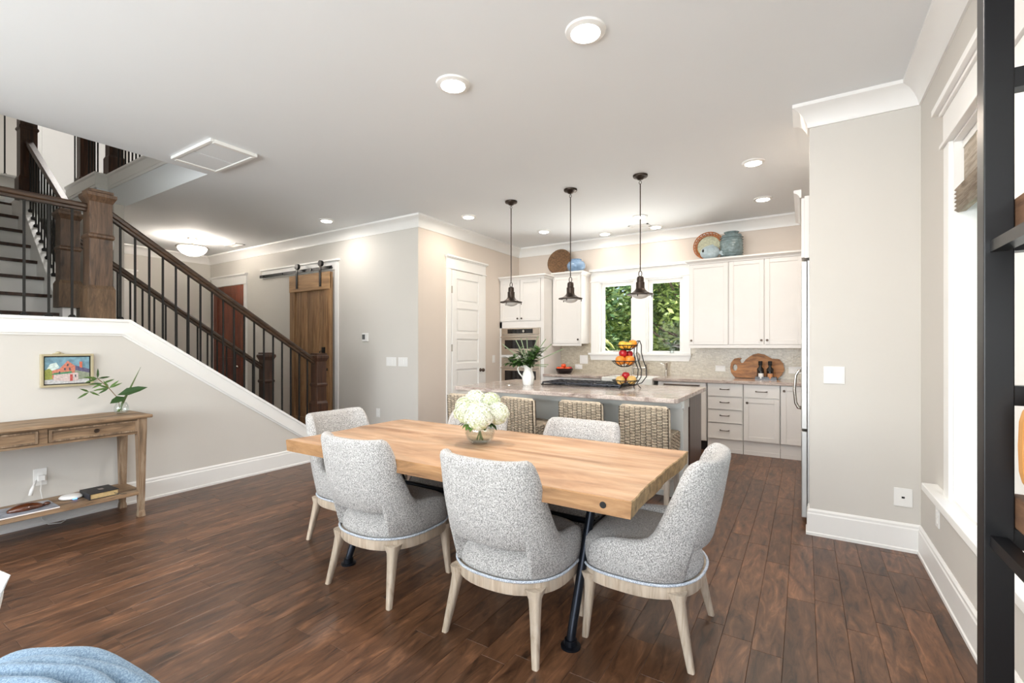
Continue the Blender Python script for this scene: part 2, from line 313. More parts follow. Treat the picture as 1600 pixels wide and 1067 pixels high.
def P(name, mb, mat, parent=None, smooth=False, bevel=0, seg=2, sub=0, ang=40):
    """link a builder as one mesh object; coordinates are the world's, parents unrotated while building"""
    if parent is None:
        xs = [v[0] for v in mb.v]; ys = [v[1] for v in mb.v]; zs = [v[2] for v in mb.v]
        off = ((min(xs)+max(xs))/2, (min(ys)+max(ys))/2, min(zs))
    else: off = wloc(parent)
    me = mb.mesh(name, off); o = bpy.data.objects.new(name, me); C.objects.link(o)
    if parent is None: o.location = off
    else: o.parent = parent
    me.materials.append(MT[mat] if isinstance(mat, str) else mat)
    if smooth:
        me.polygons.foreach_set('use_smooth', [True]*len(me.polygons))
        if not sub and smooth != 'all':
            try: me.set_sharp_from_angle(angle=math.radians(ang))
            except Exception: pass
    if bevel:
        b = o.modifiers.new('bevel', 'BEVEL'); b.width = bevel; b.segments = seg; b.limit_method = 'ANGLE'; b.angle_limit = math.radians(40); b.harden_normals = False
    if sub:
        m = o.modifiers.new('sub', 'SUBSURF'); m.levels = sub; m.render_levels = sub
    return o
def tag(o, label, cat, group=None, kind=None):
    o['label'] = label; o['category'] = cat
    if group: o['group'] = group
    if kind: o['kind'] = kind
    return o
def T(name, label, cat, loc=(0, 0, 0), group=None, kind=None):
    o = bpy.data.objects.new(name, None); C.objects.link(o); o.location = loc; o.empty_display_size = .05
    return tag(o, label, cat, group, kind)
def struct(name, mb, mat, label, cat, parent=None, **k):
    o = P(name, mb, mat, parent, **k); return tag(o, label, cat, kind='structure')
def copy_tree(o, parent=None):
    c = o.copy(); C.objects.link(c)
    if parent: c.parent = parent
    for ch in [x for x in bpy.data.objects if x.parent == o]: copy_tree(ch, c)
    return c
def box(*a, **k): return MB().box(*a, **k)
def sst(a, b, x):
    t = max(0, min(1, (x-a)/(b-a))); return t*t*(3-2*t)
def sweep(path, prof, closed=False):
    """sweep a profile [(outward offset to the left of travel, z)] along a 2D path with mitred corners"""
    mb = MB(); n = len(path); rg = []
    for i in range(n):
        p = Vector(path[i]); a = Vector(path[i-1]) if i > 0 else None; b = Vector(path[i+1]) if i < n-1 else None
        def nl(u, w): d = (w-u).normalized(); return Vector((-d.y, d.x))
        if a is None: m = nl(p, b)
        elif b is None: m = nl(a, p)
        else:
            n1 = nl(a, p); n2 = nl(p, b); m = (n1+n2)/(1+n1.dot(n2))
        rg.append([(p.x+m.x*o, p.y+m.y*o, z) for o, z in prof])
    mb.rings(rg[::-1]); return mb

# ------------------------------------------------------------------ key dimensions (metres)
RX = .638; PY = 3.96; PX = .03; KY = 7.04; DX = -4.27; BY = 4.51; HX = -9.65; SX = -4.87; CZ = 3.05
F2 = 3.40

# ------------------------------------------------------------------ room shell
fl = box(-9.8, 1.0, -4.4, 7.2, -.06, -.008); floor = struct('floor', fl, 'gap', 'dark brown hand-scraped plank floor running through the whole room', 'floor')
def plank_mb(x0, x1, y0, y1, rnd, mb=None):
    c = .0013; mb = mb or MB(); e = .0003
    x0 += e; x1 -= e; y0 += e; y1 -= e
    vs = [(x0, y0, -.008), (x1, y0, -.008), (x1, y1, -.008), (x0, y1, -.008), (x0, y0, -c), (x1, y0, -c), (x1, y1, -c), (x0, y1, -c),
          (x0+c, y0+c, 0), (x1-c, y0+c, 0), (x1-c, y1-c, 0), (x0+c, y1-c, 0)]
    fs = [(8, 9, 10, 11), (0, 1, 5, 4), (1, 2, 6, 5), (2, 3, 7, 6), (3, 0, 4, 7), (4, 5, 9, 8), (5, 6, 10, 9), (6, 7, 11, 10), (7, 4, 8, 11)]
    return mb.add(vs, fs, rnd)
def proj(x, y, z):
    a = math.radians(32.08); f = 729.16; d = -x*math.sin(a)+y*math.cos(a); r = x*math.cos(a)+y*math.sin(a)
    return (800+f*r/d, 541.3-f*(z-1.34)/d) if d > .05 else None
planks = []; rp = random.Random(3); x = -9.75
while x < .9:
    y = -4.3-rp.random(); w = .124
    while y < 7.1:
        L = rp.choice((.32, .45, .6, .8, 1.0, 1.2)); planks.append((x, x+w, max(y, -4.35), min(y+L, 7.1), rp.random())); y += L
    x += w
def vis(p):
    x0, x1, y0, y1, _ = p
    if y1-y0 < .05: return -1
    q = [proj(a, b, 0) for a, b in((x0, y0), (x1, y0), (x1, y1), (x0, y1))]
    if any(c is None for c in q): return 0
    q = [(min(max(u, 0), 1600), min(max(v, 0), 1067)) for u, v in q]
    A = abs(sum(q[i][0]*q[(i+1) % 4][1]-q[(i+1) % 4][0]*q[i][1] for i in range(4)))/2
    cx, cy = (x0+x1)/2, (y0+y1)/2
    if cx < SX-.1 or cx > RX or (cy > PY and cx > 0) or (-3.2 < cx < -.9 and 4.3 < cy < 5.1) or cy > 6.5: A *= .02
    return A
planks = [p for p in planks if p[3]-p[2] > .02]
planks.sort(key=vis, reverse=True)
for p in planks[:300]: P('plank', plank_mb(*p), 'floor', floor)
rest = MB()
for p in planks[300:]: plank_mb(*p, mb=rest)
o = P('plank_field', rest, 'floor', floor); o['kind'] = 'stuff'

cl = MB().box(-5.02, 1.0, -4.4, 7.2, CZ, F2).box(-9.8, -5.02, 2.32, 4.7, CZ, F2).box(-9.8, -5.02, -4.4, .40, CZ, F2).box(-9.8, -7.55, 2.2, 2.32, CZ, F2).box(-10.6, -8.62, .40, 2.2, CZ, F2).box(-10.6, -9.8, 2.2, 4.7, CZ, F2)
struct('ceiling', cl, 'ceil', 'flat white ceiling with recessed lights and a stairwell opening', 'ceiling')
# right wall with two window openings and an unseen one added for a fill lamp
WY = (2.36, 3.18); WY2 = (1.36, 2.2); WZ = (.56, 2.38); T_ = .20
wr = MB()
wr.box(RX, RX+T_, WY[1], 4.08, 0, CZ).box(RX, RX+T_, WY[0], WY[1], 0, WZ[0]).box(RX, RX+T_, WY[0], WY[1], WZ[1], CZ)
wr.box(RX, RX+T_, WY2[1], WY[0], 0, CZ).box(RX, RX+T_, WY2[0], WY2[1], 0, WZ[0]).box(RX, RX+T_, WY2[0], WY2[1], WZ[1], CZ).box(RX, RX+T_, -.7, WY2[0], 0, CZ).box(RX, RX+T_, -4.4, -3.3, 0, CZ).box(RX, RX+T_, -3.3, -.7, 0, .56).box(RX, RX+T_, -3.3, -.7, 2.5, CZ)
struct('wall_right', wr, 'wall', 'greige wall on the right with the shaded windows', 'wall')
struct('wall_pier', MB().box(PX, RX+T_, PY, 4.10, 0, CZ), 'wall', 'short greige wall pier in front of the refrigerator', 'wall')
struct('wall_pantry', MB().box(DX-.12, DX, BY+.004, KY+.15, 0, CZ), 'wallk', 'warm beige wall with the white pantry door', 'wall')
wk = MB(); KW = ((-2.775, -2.20), (-2.02, -1.475)); KZ = (1.24, 2.365)
wk.box(DX-.12, KW[0][0], KY, KY+.16, 0, CZ).box(KW[0][1], KW[1][0], KY, KY+.16, KZ[0], KZ[1]).box(KW[1][1], .9, KY, KY+.16, 0, CZ).box(KW[0][0], KW[1][1], KY, KY+.16, 0, KZ[0]).box(KW[0][0], KW[1][1], KY, KY+.16, KZ[1], CZ)
wkk = struct('wall_kitchen', wk, 'wallk', 'warm beige kitchen end wall with the twin windows', 'wall')
struct('wall_fridge', MB().box(.75, .9, 4.1, KY, 0, CZ), 'wallk', 'kitchen side wall behind the refrigerator', 'wall')
struct('wall_hall', MB().box(HX-.12, DX-.004, BY-.004, BY+.12, 0, CZ), 'wall', 'greige hall wall carrying the sliding barn door', 'wall')
struct('wall_entry', MB().box(HX-.12, HX, .3, BY+.12, 0, CZ), 'wall', 'far cream entry wall at the end of the hall', 'wall')
struct('wall_niche', MB().box(HX, -7.0, 2.2, 2.3, 0, CZ), 'wall', 'grey wall stub beside the stairs under the balcony', 'wall')
bw = MB().box(-9.8, -4.9, -4.4, -4.25, 0, CZ).box(.5, .9, -4.4, -4.25, 0, CZ).box(-4.9, .5, -4.4, -4.25, 0, .4).box(-4.9, .5, -4.4, -4.25, 2.7, CZ)
struct('wall_back', bw, 'wall', 'living room wall behind the viewer with wide windows', 'wall')
# console / stair wall with sloping top
CAPZ = 1.568
sp = [(-4.25, 0), (3.62, 0), (3.62, .20), (3.23, .473), (1.63, CAPZ-.02), (.40, CAPZ-.02), (.40, CZ), (-4.25, CZ)]
struct('wall_stair', MB().prism([(y, z) for y, z in sp], 'X', SX-.13, SX), 'wall', 'beige wall under the staircase behind the console table', 'wall')
struct('wall_stairwell', MB().box(-10.6, SX-.13, .28, .40, 0, 5.9), 'wall', 'side wall closing the stairwell out of view', 'wall')
up = MB().box(-10.6, -10.45, .3, 4.7, F2, 5.9).box(-10.6, -4.8, 4.6, 4.75, F2, 5.9).box(-5.0, -4.85, .3, 4.7, F2, 5.9)
struct('wall_upper', up, 'wall', 'greige walls of the upper hall above the stairs', 'wall')
struct('ceiling_upper', box(-10.6, -4.85, .28, 4.75, 5.9, 6.05), 'ceil', 'ceiling of the upper hall', 'ceiling')
l = bpy.data.lights.new('upper_hall_fill', 'AREA'); l.shape = 'DISK'; l.size = .5; l.energy = 44; l.color = (1, .95, .9)  # unseen fill lamp added to light the upper hall and stairwell
o = bpy.data.objects.new('upper_hall_fill', l); C.objects.link(o); o.location = (-8.3, 2.6, 5.85)

# crown and baseboards
CR = [(0, 2.90), (.012, 2.90), (.014, 2.915), (.022, 2.94), (.04, 2.975), (.066, 3.005), (.098, 3.022), (.104, 3.026), (.104, 3.05), (0, 3.05)]
crown_path = [(RX, -4.2), (RX, PY), (PX, PY), (PX, 4.1), (.75, 4.1), (.75, KY), (DX, KY), (DX, BY), (HX, BY), (HX, 2.3)]
struct('trim_1', sweep(crown_path, CR), 'trim', 'white cove crown moulding along the tops of the walls', 'crown moulding', smooth=True, ang=25)
BB = [(0, 0), (.022, 0), (.022, .018), (.016, .024), (.016, .15), (.012, .158), (.012, .172), (.004, .184), (0, .184)]
struct('baseboard_right', sweep([(RX, -4.2), (RX, PY), (PX, PY), (PX, 4.095)], BB), 'trim', 'tall white baseboard along the right wall and pier', 'baseboard')
struct('baseboard_stair', sweep([(SX, 3.62), (SX, -4.2)], BB), 'trim', 'tall white baseboard under the beige stair wall', 'baseboard')
struct('baseboard_pantry', sweep([(DX, 5.06), (DX, BY), (-5.84, BY)], BB), 'trim', 'white baseboard around the corner by the pantry door', 'baseboard')
struct('baseboard_pantry_end', sweep([(DX, 6.43), (DX, 6.06)], BB), 'trim', 'white baseboard stub between pantry door and oven cabinet', 'baseboard')
struct('baseboard_hall', sweep([(-6.9, BY), (-8.35, BY)], BB), 'trim', 'white baseboard of the hall wall between the doors', 'baseboard')
struct('baseboard_entry', sweep([(HX, 2.9), (HX, 2.3)], BB), 'trim', 'white baseboard of the entry wall', 'baseboard')

# stair wall cap board with moulding
cp = MB()
top = [(.42, CAPZ), (1.635, CAPZ), (3.64, .192)]
def capband(x0, x1, dz0, dz1):
    a = [(y, z-dz0) for y, z in top]; b = [(y, z-dz1) for y, z in top]
    # keep band width on the slope
    k = 1/math.cos(math.atan2(1.376, 2.005))
    a[1] = (top[1][0]-.35*dz0, top[1][1]-dz0); b[1] = (top[1][0]-.35*dz1, top[1][1]-dz1)
    a[2] = (top[2][0], top[2][1]-dz0*k); b[2] = (top[2][0], top[2][1]-dz1*k)
    cp.prism([a[0], a[1], a[2], b[2], b[1], b[0]], 'X', x0, x1)
capband(SX-.15, SX+.03, 0, .022); capband(SX-.132, SX+.016, .022, .11); capband(SX-.132, SX+.026, .108, .124); capband(SX-.132, SX+.010, .124, .14)
struct('trim_2', cp, 'trim', 'white capped board following the slope of the stair wall', 'trim')

# ------------------------------------------------------------------ recessed ceiling lights
def can(x, y, e, label, r=.085, col=(1, .86, .72)):
    t = T('recessed_light', label, 'ceiling light', (x, y, CZ-.014), 'recessed ceiling lights')
    P('trim_ring', MB().lathe([(r*.80, 0), (r*.84, -.004), (r*1.12, .004), (r*1.16, .014), (r*.8, .014)], (x, y, CZ-.014), 28, False, False), 'trim', t, smooth=True)
    P('lens', MB().lathe([(r*.02, -.012), (r*.4, -.011), (r*.7, -.007), (r*.82, 0)], (x, y, CZ-.014), 28, True, False), 'can', t, smooth='all')
    l = bpy.data.lights.new('recessed_lamp', 'AREA'); l.shape = 'DISK'; l.size = r*1.5; l.energy = e; l.color = (1, .93, .86) if y < 4.5 else col
    o = bpy.data.objects.new('recessed_lamp', l); C.objects.link(o); o.location = (x, y, CZ-.045)
for a in [(-1.939, 2.371, 22, 'round recessed light over the table, left of the two nearest', .095), (-1.005, 2.353, 22, 'largest round recessed light, nearest to the viewer at the top', .095),
          (-5.486, 4.02, 7, 'recessed light in the hall ceiling near the barn door'), (-3.742, 4.893, 6, 'recessed light in front of the white pantry door'),
          (-3.271, 6.111, 3.5, 'recessed light above the dark round basket, left of the middle pendant'), (-2.556, 6.72, 1.3, 'dim recessed light above the blue pot, hard against the crown'),
          (-1.797, 6.72, 1.3, 'recessed light just right of the right pendant rod'), (-1.832, 6.09, 3.5, 'recessed light right behind the right pendant rod'),
          (-.402, 4.852, 15, 'recessed light nearest the wall pier above the kitchen walkway'), (-.407, 6.107, 3, 'recessed light above the grey jar on the right wall cabinet')]: can(*a)

# hall semi-flush fixture
t = T('hall_ceiling_light', 'frosted glass bowl light hanging from the hall ceiling', 'ceiling light', (-8.18, 3.56, 2.76))
c = (-8.18, 3.56, 0)
P('canopy', MB().lathe([(.005, 3.0), (.045, 3.01), (.07, 3.03), (.075, 3.05)], c, 20), 'nickel', t, smooth=True)
P('stem', MB().lathe([(.012, 2.9), (.012, 3.0)], c, 10), 'nickel', t, smooth=True)
P('bowl', MB().lathe([(.01, 2.765), (.08, 2.775), (.15, 2.81), (.19, 2.86), (.2, 2.9)], c, 28, True, False), 'bowl_light', t, smooth='all')
P('rim', MB().lathe([(.2, 2.895), (.225, 2.9), (.225, 2.912), (.2, 2.915)], c, 28, False, False), 'nickel', t, smooth=True)
l = bpy.data.lights.new('hall_lamp', 'POINT'); l.energy = 46; l.color = (1, .9, .8); l.shadow_soft_size = .1
o = bpy.data.objects.new('hall_lamp', l); C.objects.link(o); o.location = (-8.18, 3.56, 2.96)

# ceiling return panel and vents
t = T('ceiling_return_panel', 'square white return-air panel with two leaves near the stairwell', 'vent', (-4.47, 2.12, CZ-.03))
P('frame', MB().box(-4.83, -4.12, 1.925, 1.955, CZ-.026, CZ).box(-4.83, -4.12, 2.285, 2.315, CZ-.03, CZ).box(-4.83, -4.79, 1.955, 2.285, CZ-.03, CZ).box(-4.16, -4.12, 1.955, 2.285, CZ-.03, CZ), 'trim', t, bevel=.004)
for a, b in((-4.786, -4.482), (-4.468, -4.164)): P('panel', box(a, b, 1.959, 2.281, CZ-.022, CZ), 'ceil', t)
def vent(x0, x1, y0, y1, label):
    t = T('air_vent', label, 'vent', ((x0+x1)/2, (y0+y1)/2, CZ-.012))
    P('frame', MB().box(x0, x1, y0, y0+.02, CZ-.012, CZ).box(x0, x1, y1-.02, y1, CZ-.012, CZ).box(x0, x0+.02, y0, y1, CZ-.012, CZ).box(x1-.02, x1, y0, y1, CZ-.012, CZ), 'trim', t)
    P('duct_shade', box(x0+.02, x1-.02, y0+.02, y1-.02, CZ-.004, CZ), 'dark_and_shade', t)  # dark plate: the shade inside the duct is put into its colour
    for k in range(6):
        yy = y0+.025+(y1-y0-.05)*k/5.5; P('slat', box(x0+.02, x1-.02, yy, yy+.008, CZ-.01, CZ-.004), 'trim', t)
vent(-2.12, -1.84, 6.48, 6.62, 'white supply vent in the kitchen ceiling behind the right pendant')
vent(-8.3, -7.95, 4.1, 4.25, 'white supply vent beside the hall ceiling light')

# ------------------------------------------------------------------ staircase
NF = 8; LZ = 1.475; RISE = LZ/NF; RUN = .262; Y0 = 3.50
st = T('staircase', 'white-riser staircase with dark treads turning at a landing', 'staircase', (-5.5, 2.5, 0))
for k in range(NF-1):
    y1 = Y0-k*RUN; z1 = (k+1)*RISE
    P('riser', box(-6.0, SX-.135, y1-.02, y1, k*RISE, z1-.03), 'trim', st); P('tread', box(-6.0, SX-.135, y1-RUN-.02, y1+.03, z1-.03, z1), 'stair', st)
P('riser', box(-6.0, SX-.135, 1.646, 1.666, LZ-RISE, LZ-.03), 'trim', st)
P('landing', box(-6.12, SX-.135, .405, 1.69, LZ-.14, LZ), 'stair', st)
NU = 8; RU = .19; RN = .23; L2 = LZ+8*RU
for k in range(NU):
    x1 = -6.14-k*RN; z0 = LZ+k*RU
    P('riser', box(x1-.02, x1, .405, 1.5, z0, z0+RU-.03), 'trim', st)
    if k < NU-1: P('tread', box(x1-RN-.02, x1+.03, .405, 1.515, z0+RU-.03, z0+RU), 'stair', st)
P('landing', box(-8.61, -7.77, .405, 1.60, L2-.14, L2), 'stair', st)
for k in range(2): P('riser', box(-8.61, -8.59, .405, 1.6, L2+k*.2, L2+k*.2+.17), 'trim', st)
# closed white stringer on the hall side of the upper flight, with the wall below the flights
P('stringer', MB().prism([(-6.02, LZ-.14), (-6.02, LZ+.24), (-6.14, LZ+.24), (-7.46, L2+.02), (-8.61, L2+.02), (-8.61, L2-.3), (-7.7, L2-.3), (-6.3, LZ-.3)], 'Y', 1.5, 1.60), 'trim', st)
P('stringer', MB().prism([(3.62, 0), (3.62, .16), (1.66, LZ+.03), (1.66, LZ-.3), (3.2, 0)], 'X', -6.12, -6.0), 'trim', st)
P('infill_wall', MB().prism([(-6.12, 0), (-6.12, LZ-.14), (-6.3, LZ-.3), (-7.7, L2-.3), (-8.61, L2-.3), (-8.61, 0)], 'Y', 1.51, 1.59).prism([(1.5, 0), (1.5, LZ-.14), (1.66, LZ-.14), (3.2, 0)], 'X', -6.11, -6.01), 'wall', st)

def newel(parent, x, y, z0, zt, w=.135, light=False, base=.27, name='newel_post'):
    """square box newel: plinth, shaft, collar, stepped cap"""
    b = w*1.2; nw = P(name, box(x-w/2, x+w/2, y-w/2, y+w/2, z0+base*.9, zt-.03), 'newel' if light else 'stair', parent, bevel=.004)
    pb = [[(x+sx*b*k/2, y+sy*b*k/2, z) for sx, sy in((-1, -1), (1, -1), (1, 1), (-1, 1))] for k, z in((1, z0), (1, z0+base-.03), (.86, z0+base))]
    P('plinth', MB().rings(pb), 'newelbase' if light else 'stair', nw)
    P('collar', MB().rings([[(x+sx*w*k/2, y+sy*w*k/2, z) for sx, sy in((-1, -1), (1, -1), (1, 1), (-1, 1))] for k, z in((1.02, zt-.40), (1.14, zt-.385), (1.14, zt-.37), (1.02, zt-.355))]), 'newel' if light else 'stair', nw)
    P('cap', MB().rings([[(x+sx*w*k/2, y+sy*w*k/2, z) for sx, sy in((-1, -1), (1, -1), (1, 1), (-1, 1))] for k, z in((1.0, zt-.10), (1.16, zt-.075), (1.3, zt-.055), (1.3, zt-.03), (1.06, zt-.02), (1.06, zt))]), 'newel' if light else 'stair', nw)
    return nw
def rail(parent, a, b):
    a = Vector(a); b = Vector(b); d = (b-a).normalized(); x = d.cross(Vector((0, 0, 1))).normalized(); u = x.cross(d)
    pr = [(-.024, -.035), (.024, -.035), (.024, -.018), (.034, -.008), (.034, .012), (.026, .026), (-.026, .026), (-.034, .012), (-.034, -.008), (-.024, -.018)]
    return P('handrail', MB().rings([[tuple(q+x*i+u*j) for i, j in pr] for q in(a, b)]), 'railw' if abs(d.y) > .3 else 'stair', parent)
def balus(parent, x, y, z0, z1, tilt=0):
    o = P('baluster', box(x-.007, x+.007, y-.007, y+.007, z0, z1), 'iron', parent)
    P('shoe', MB().rings([[(x+sx*k, y+sy*k, z) for sx, sy in((-1, -1), (1, -1), (1, 1), (-1, 1))] for k, z in((.019, z0-.012 if tilt else z0), (.019, z0+.014), (.011, z0+.026))]), 'iron', o)
RXX = -4.95
fr = T('front_stair_railing', 'dark oak and iron railing along the beige stair wall with two box newels', 'railing', (RXX, 2.0, CAPZ))
newel(fr, RXX, 1.451, CAPZ, 2.617, .15, True); newel(fr, RXX, 3.52, .27, 1.26, .125, base=.42)
rail(fr, (RXX, .42, 2.475), (RXX, 1.39, 2.475)); rail(fr, (RXX, 1.51, 2.46), (RXX, 3.47, 1.16))
for k in range(6): balus(fr, RXX, 1.29-.135*k, CAPZ, 2.45)
for k in range(18):
    y = 1.60+k*.104; zc = CAPZ-.6863*max(0, y-1.635); balus(fr, RXX, y, zc, 2.46-.663*(y-1.51)-.035, 1)
FX = -6.06
br = T('inner_stair_railing', 'iron baluster railing on the hall side of the lower flight', 'railing', (FX, 2.0, LZ))
newel(br, FX, 1.55, LZ+.24, 2.66, .145, True, base=.26); newel(br, FX, 3.52, .12, 1.26, .13, base=.35)
rail(br, (FX, 1.62, 2.38), (FX, 3.46, 1.07))
for k in range(16):
    y = 1.72+k*.108; balus(br, FX, y, LZ+.03-.67*(y-1.66)-.02, 2.38-.712*(y-1.62)-.03, 1)
ur = T('upper_stair_railing', 'dark railing climbing the upper flight to the second floor', 'railing', (-7.3, 1.55, 2.0))
newel(ur, -7.40, 1.55, 2.98, 4.15, .14, base=.26)
rail(ur, (-6.13, 1.55, 2.745), (-7.34, 1.55, 3.62))
for k in range(12):
    x = -6.20-k*.098; zs = LZ+.24+max(0, (-6.14-x))*(L2+.02-LZ-.24)/1.32; balus(ur, x, 1.55, zs, 2.745+(-6.13-x)*.723-.03, 1)
# second floor edge and balcony railing
fa = MB()
FAS = [(0, 3.34), (.014, 3.34), (.014, 3.372), (.02, 3.378), (.02, 3.49), (.034, 3.505), (.034, 3.53), (-.10, 3.53), (-.10, 3.40), (0, 3.40)]
fpath = [(-5.03, 2.32), (-7.55, 2.32), (-7.55, 2.2), (-8.62, 2.2)]
struct('trim_3', sweep(fpath, FAS), 'trim', 'white fascia board around the edge of the upper floor', 'trim')
struct('trim_4', sweep([(-8.62, 1.75), (-8.62, .41)], FAS), 'trim', 'white fascia at the head of the upper stair flight', 'trim')
ba = T('balcony_railing', 'dark balcony railing of the upper floor glimpsed above the ceiling edge', 'railing', (-6.5, 2.36, 3.53))
newel(ba, -7.52, 2.37, 3.53, 4.75, .145, base=.24); newel(ba, -8.16, 2.26, 3.53, 4.75, .14, base=.06)
rail(ba, (-5.1, 2.36, 4.45), (-7.45, 2.36, 4.45)); rail(ba, (-7.6, 2.25, 4.45), (-8.6, 2.25, 4.45)); rail(ba, (-8.66, .5, 4.45), (-8.66, 1.65, 4.45))
for k in range(22): balus(ba, -5.15-.105*k, 2.36, 3.53, 4.42)
for k in range(9): balus(ba, -7.68-.105*k, 2.25, 3.53, 4.42)
for k in range(7): balus(ba, -8.66, .62+.165*k, 3.53, 4.42)
d9 = struct('door_9', box(-10.45, -10.41, 2.35, 3.25, F2, F2+2.3), 'trim', 'white door of the upper hall behind the balusters', 'door'); 
P('casing', MB().box(-10.45, -10.42, 2.24, 2.35, F2, F2+2.42).box(-10.45, -10.42, 3.25, 3.36, F2, F2+2.42).box(-10.45, -10.42, 2.24, 3.36, F2+2.3, F2+2.42), 'trim', d9)
d8 = struct('door_8', box(-10.45, -10.41, 3.6, 4.4, F2, F2+2.3), 'trim', 'second white upper hall door by the corner', 'door')
P('casing', MB().box(-10.45, -10.42, 3.49, 3.6, F2, F2+2.42).box(-10.45, -10.42, 4.4, 4.51, F2, F2+2.42), 'trim', d8)

# ------------------------------------------------------------------ wall plates and small fittings
def plate(axis, at, a, z, w, h, label, kind='switch', name='light_switch', cat='switch'):
    """cover plate on a wall: axis 'Y-' faces -Y, 'X+' faces +X, 'X-' faces -X"""
    def bx(u0, u1, z0, z1, d0, d1):
        if axis == 'Y-': return box(u0, u1, at-d1, at-d0, z0, z1)
        s = 1 if axis == 'X+' else -1
        return box(at+s*d0, at+s*d1, u0, u1, z0, z1)
    c = {'Y-': (a, at, z), 'X+': (at, a, z), 'X-': (at, a, z)}[axis]
    t = T(name, label, cat, c)
    P('cover', bx(a-w/2, a+w/2, z-h/2, z+h/2, 0, .006), 'plate', t, bevel=.002)
    n = max(1, round(w/.06)) if kind == 'switch' else (2 if w > .1 else 1)
    for k in range(n):
        u = a-w/2+w*(k+.5)/n
        if kind == 'switch': P('rocker', bx(u-.016, u+.016, z-.033, z+.033, .006, .010), 'plate', t)
        elif kind == 'jack': P('jack', bx(u-.008, u+.008, z-.006, z+.006, .006, .008), 'dark_and_shade', t)
        else:
            if w >= h:
                P('socket', bx(u-.014, u+.014, z-.014, z+.014, .006, .009), 'trim', t)
            else:
                for dz in(-.02, .02): P('socket', bx(u-.014, u+.014, z+dz-.014, z+dz+.014, .006, .009), 'trim', t)
    return t
plate('Y-', PY, .175, 1.14, .122, .12, 'white double light switch on the wall pier')
plate('Y-', PY, .548, .35, .095, .12, 'white cable jack plate low on the wall pier', 'jack', 'jack_plate', 'wall plate')
plate('X-', RX, 3.50, .38, .075, .115, 'white outlet on the right wall under the window sill', 'outlet', 'wall_outlet', 'outlet')
plate('Y-', BY, -4.762, 1.135, .19, .12, 'left of two white switch plates on the hall wall')
plate('Y-', BY, -4.545, 1.135, .17, .12, 'right of two white switch plates, next to the wall corner')
plate('Y-', BY, -5.02, .42, .075, .12, 'white outlet low on the hall wall behind the table', 'outlet', 'wall_outlet', 'outlet')
plate('X+', DX, 6.25, 1.14, .075, .12, 'white light switch between pantry door and ovens')
plate('X+', SX, 1.088, .36, .075, .125, 'white outlet on the wall below the console table', 'outlet', 'wall_outlet', 'outlet')
t = T('thermostat', 'small white thermostat with grey screen on the hall wall', 'thermostat', (-5.27, BY, 1.47))
P('case', box(-5.33, -5.21, BY-.025, BY, 1.41, 1.53), 'plate', t, bevel=.008); P('screen', box(-5.32, -5.265, BY-.028, BY-.025, 1.44, 1.51), plain('grey_screen', srgb(96, 98, 98), .3), t)
t = T('door_chime', 'round white chime on the grey wall stub by the stairs', 'chime', (-7.06, 2.2, 2.55))
P('case', MB().lathe([(.075, 0), (.075, .02), (.06, .03)], (0, 0, 0), 20), 'plate', t, smooth=True); bpy.data.objects[t.children[0].name].rotation_euler = (PI/2, 0, 0)
t.children[0].data.transform(Matrix.Translation(t.location))

# ------------------------------------------------------------------ doors
def casing(mb, axis, at, a0, a1, zt, w=.09, d=.02, sgn=1, z0=0):
    """side casings, head with frieze and crown"""
    def bx(u0, u1, z0_, z1_, dd):
        if axis == 'Y': mb.box(u0, u1, at-dd, at, z0_, z1_)
        else: mb.box(at, at+sgn*dd, u0, u1, z0_, z1_)
    bx(a0-w, a0, z0, zt, d); bx(a1, a1+w, z0, zt, d); bx(a0-w-.012, a1+w+.012, zt, zt+.018, d+.012); bx(a0-w, a1+w, zt+.018, zt+.15, d+.003)
    bx(a0-w-.015, a1+w+.015, zt+.15, zt+.165, d+.015); bx(a0-w-.03, a1+w+.03, zt+.165, zt+.19, d+.035)
    return mb
d1 = struct('door_1', box(DX, DX+.014, 5.165, 5.90, .005, 2.435), 'trim', 'white five-panel pantry door beside the wall ovens', 'door')
P('casing', casing(MB(), 'X', DX, 5.155, 5.91, 2.445), 'trim', d1)
zz = [.20, .62, 1.06, 1.5, 1.94, 2.33]
fm = MB()
fm.box(DX+.014, DX+.03, 5.167, 5.27, .007, 2.433).box(DX+.014, DX+.03, 5.795, 5.898, .007, 2.433)
for i, (a, b) in enumerate([(.007, .2), (.57, .66), (1.01, 1.10), (1.45, 1.54), (1.89, 1.98), (2.32, 2.433)]): fm.box(DX+.014, DX+.03, 5.27, 5.795, a, b)
P('stiles_and_rails', fm, 'trim', d1, bevel=.003)
for a, b in((.2, .57), (.66, 1.01), (1.10, 1.45), (1.54, 1.89), (1.98, 2.32)): P('panel', box(DX+.014, DX+.024, 5.30, 5.765, a+.03, b-.03), 'trim', d1, bevel=.005)
kn = P('knob', MB().ball((DX+.085, 5.845, .98), .026, .028, .028), 'bronzedk', d1, smooth='all'); P('rose', MB().tube([(DX+.03, 5.845, .98), (DX+.036, 5.845, .98), (DX+.06, 5.845, .98)], [.028, .026, .01], 14), 'bronzedk', kn, smooth=True)
for z in(.45, 1.32, 2.15): P('hinge', box(DX+.02, DX+.034, 5.155, 5.17, z-.05, z+.05), 'nickel', d1)
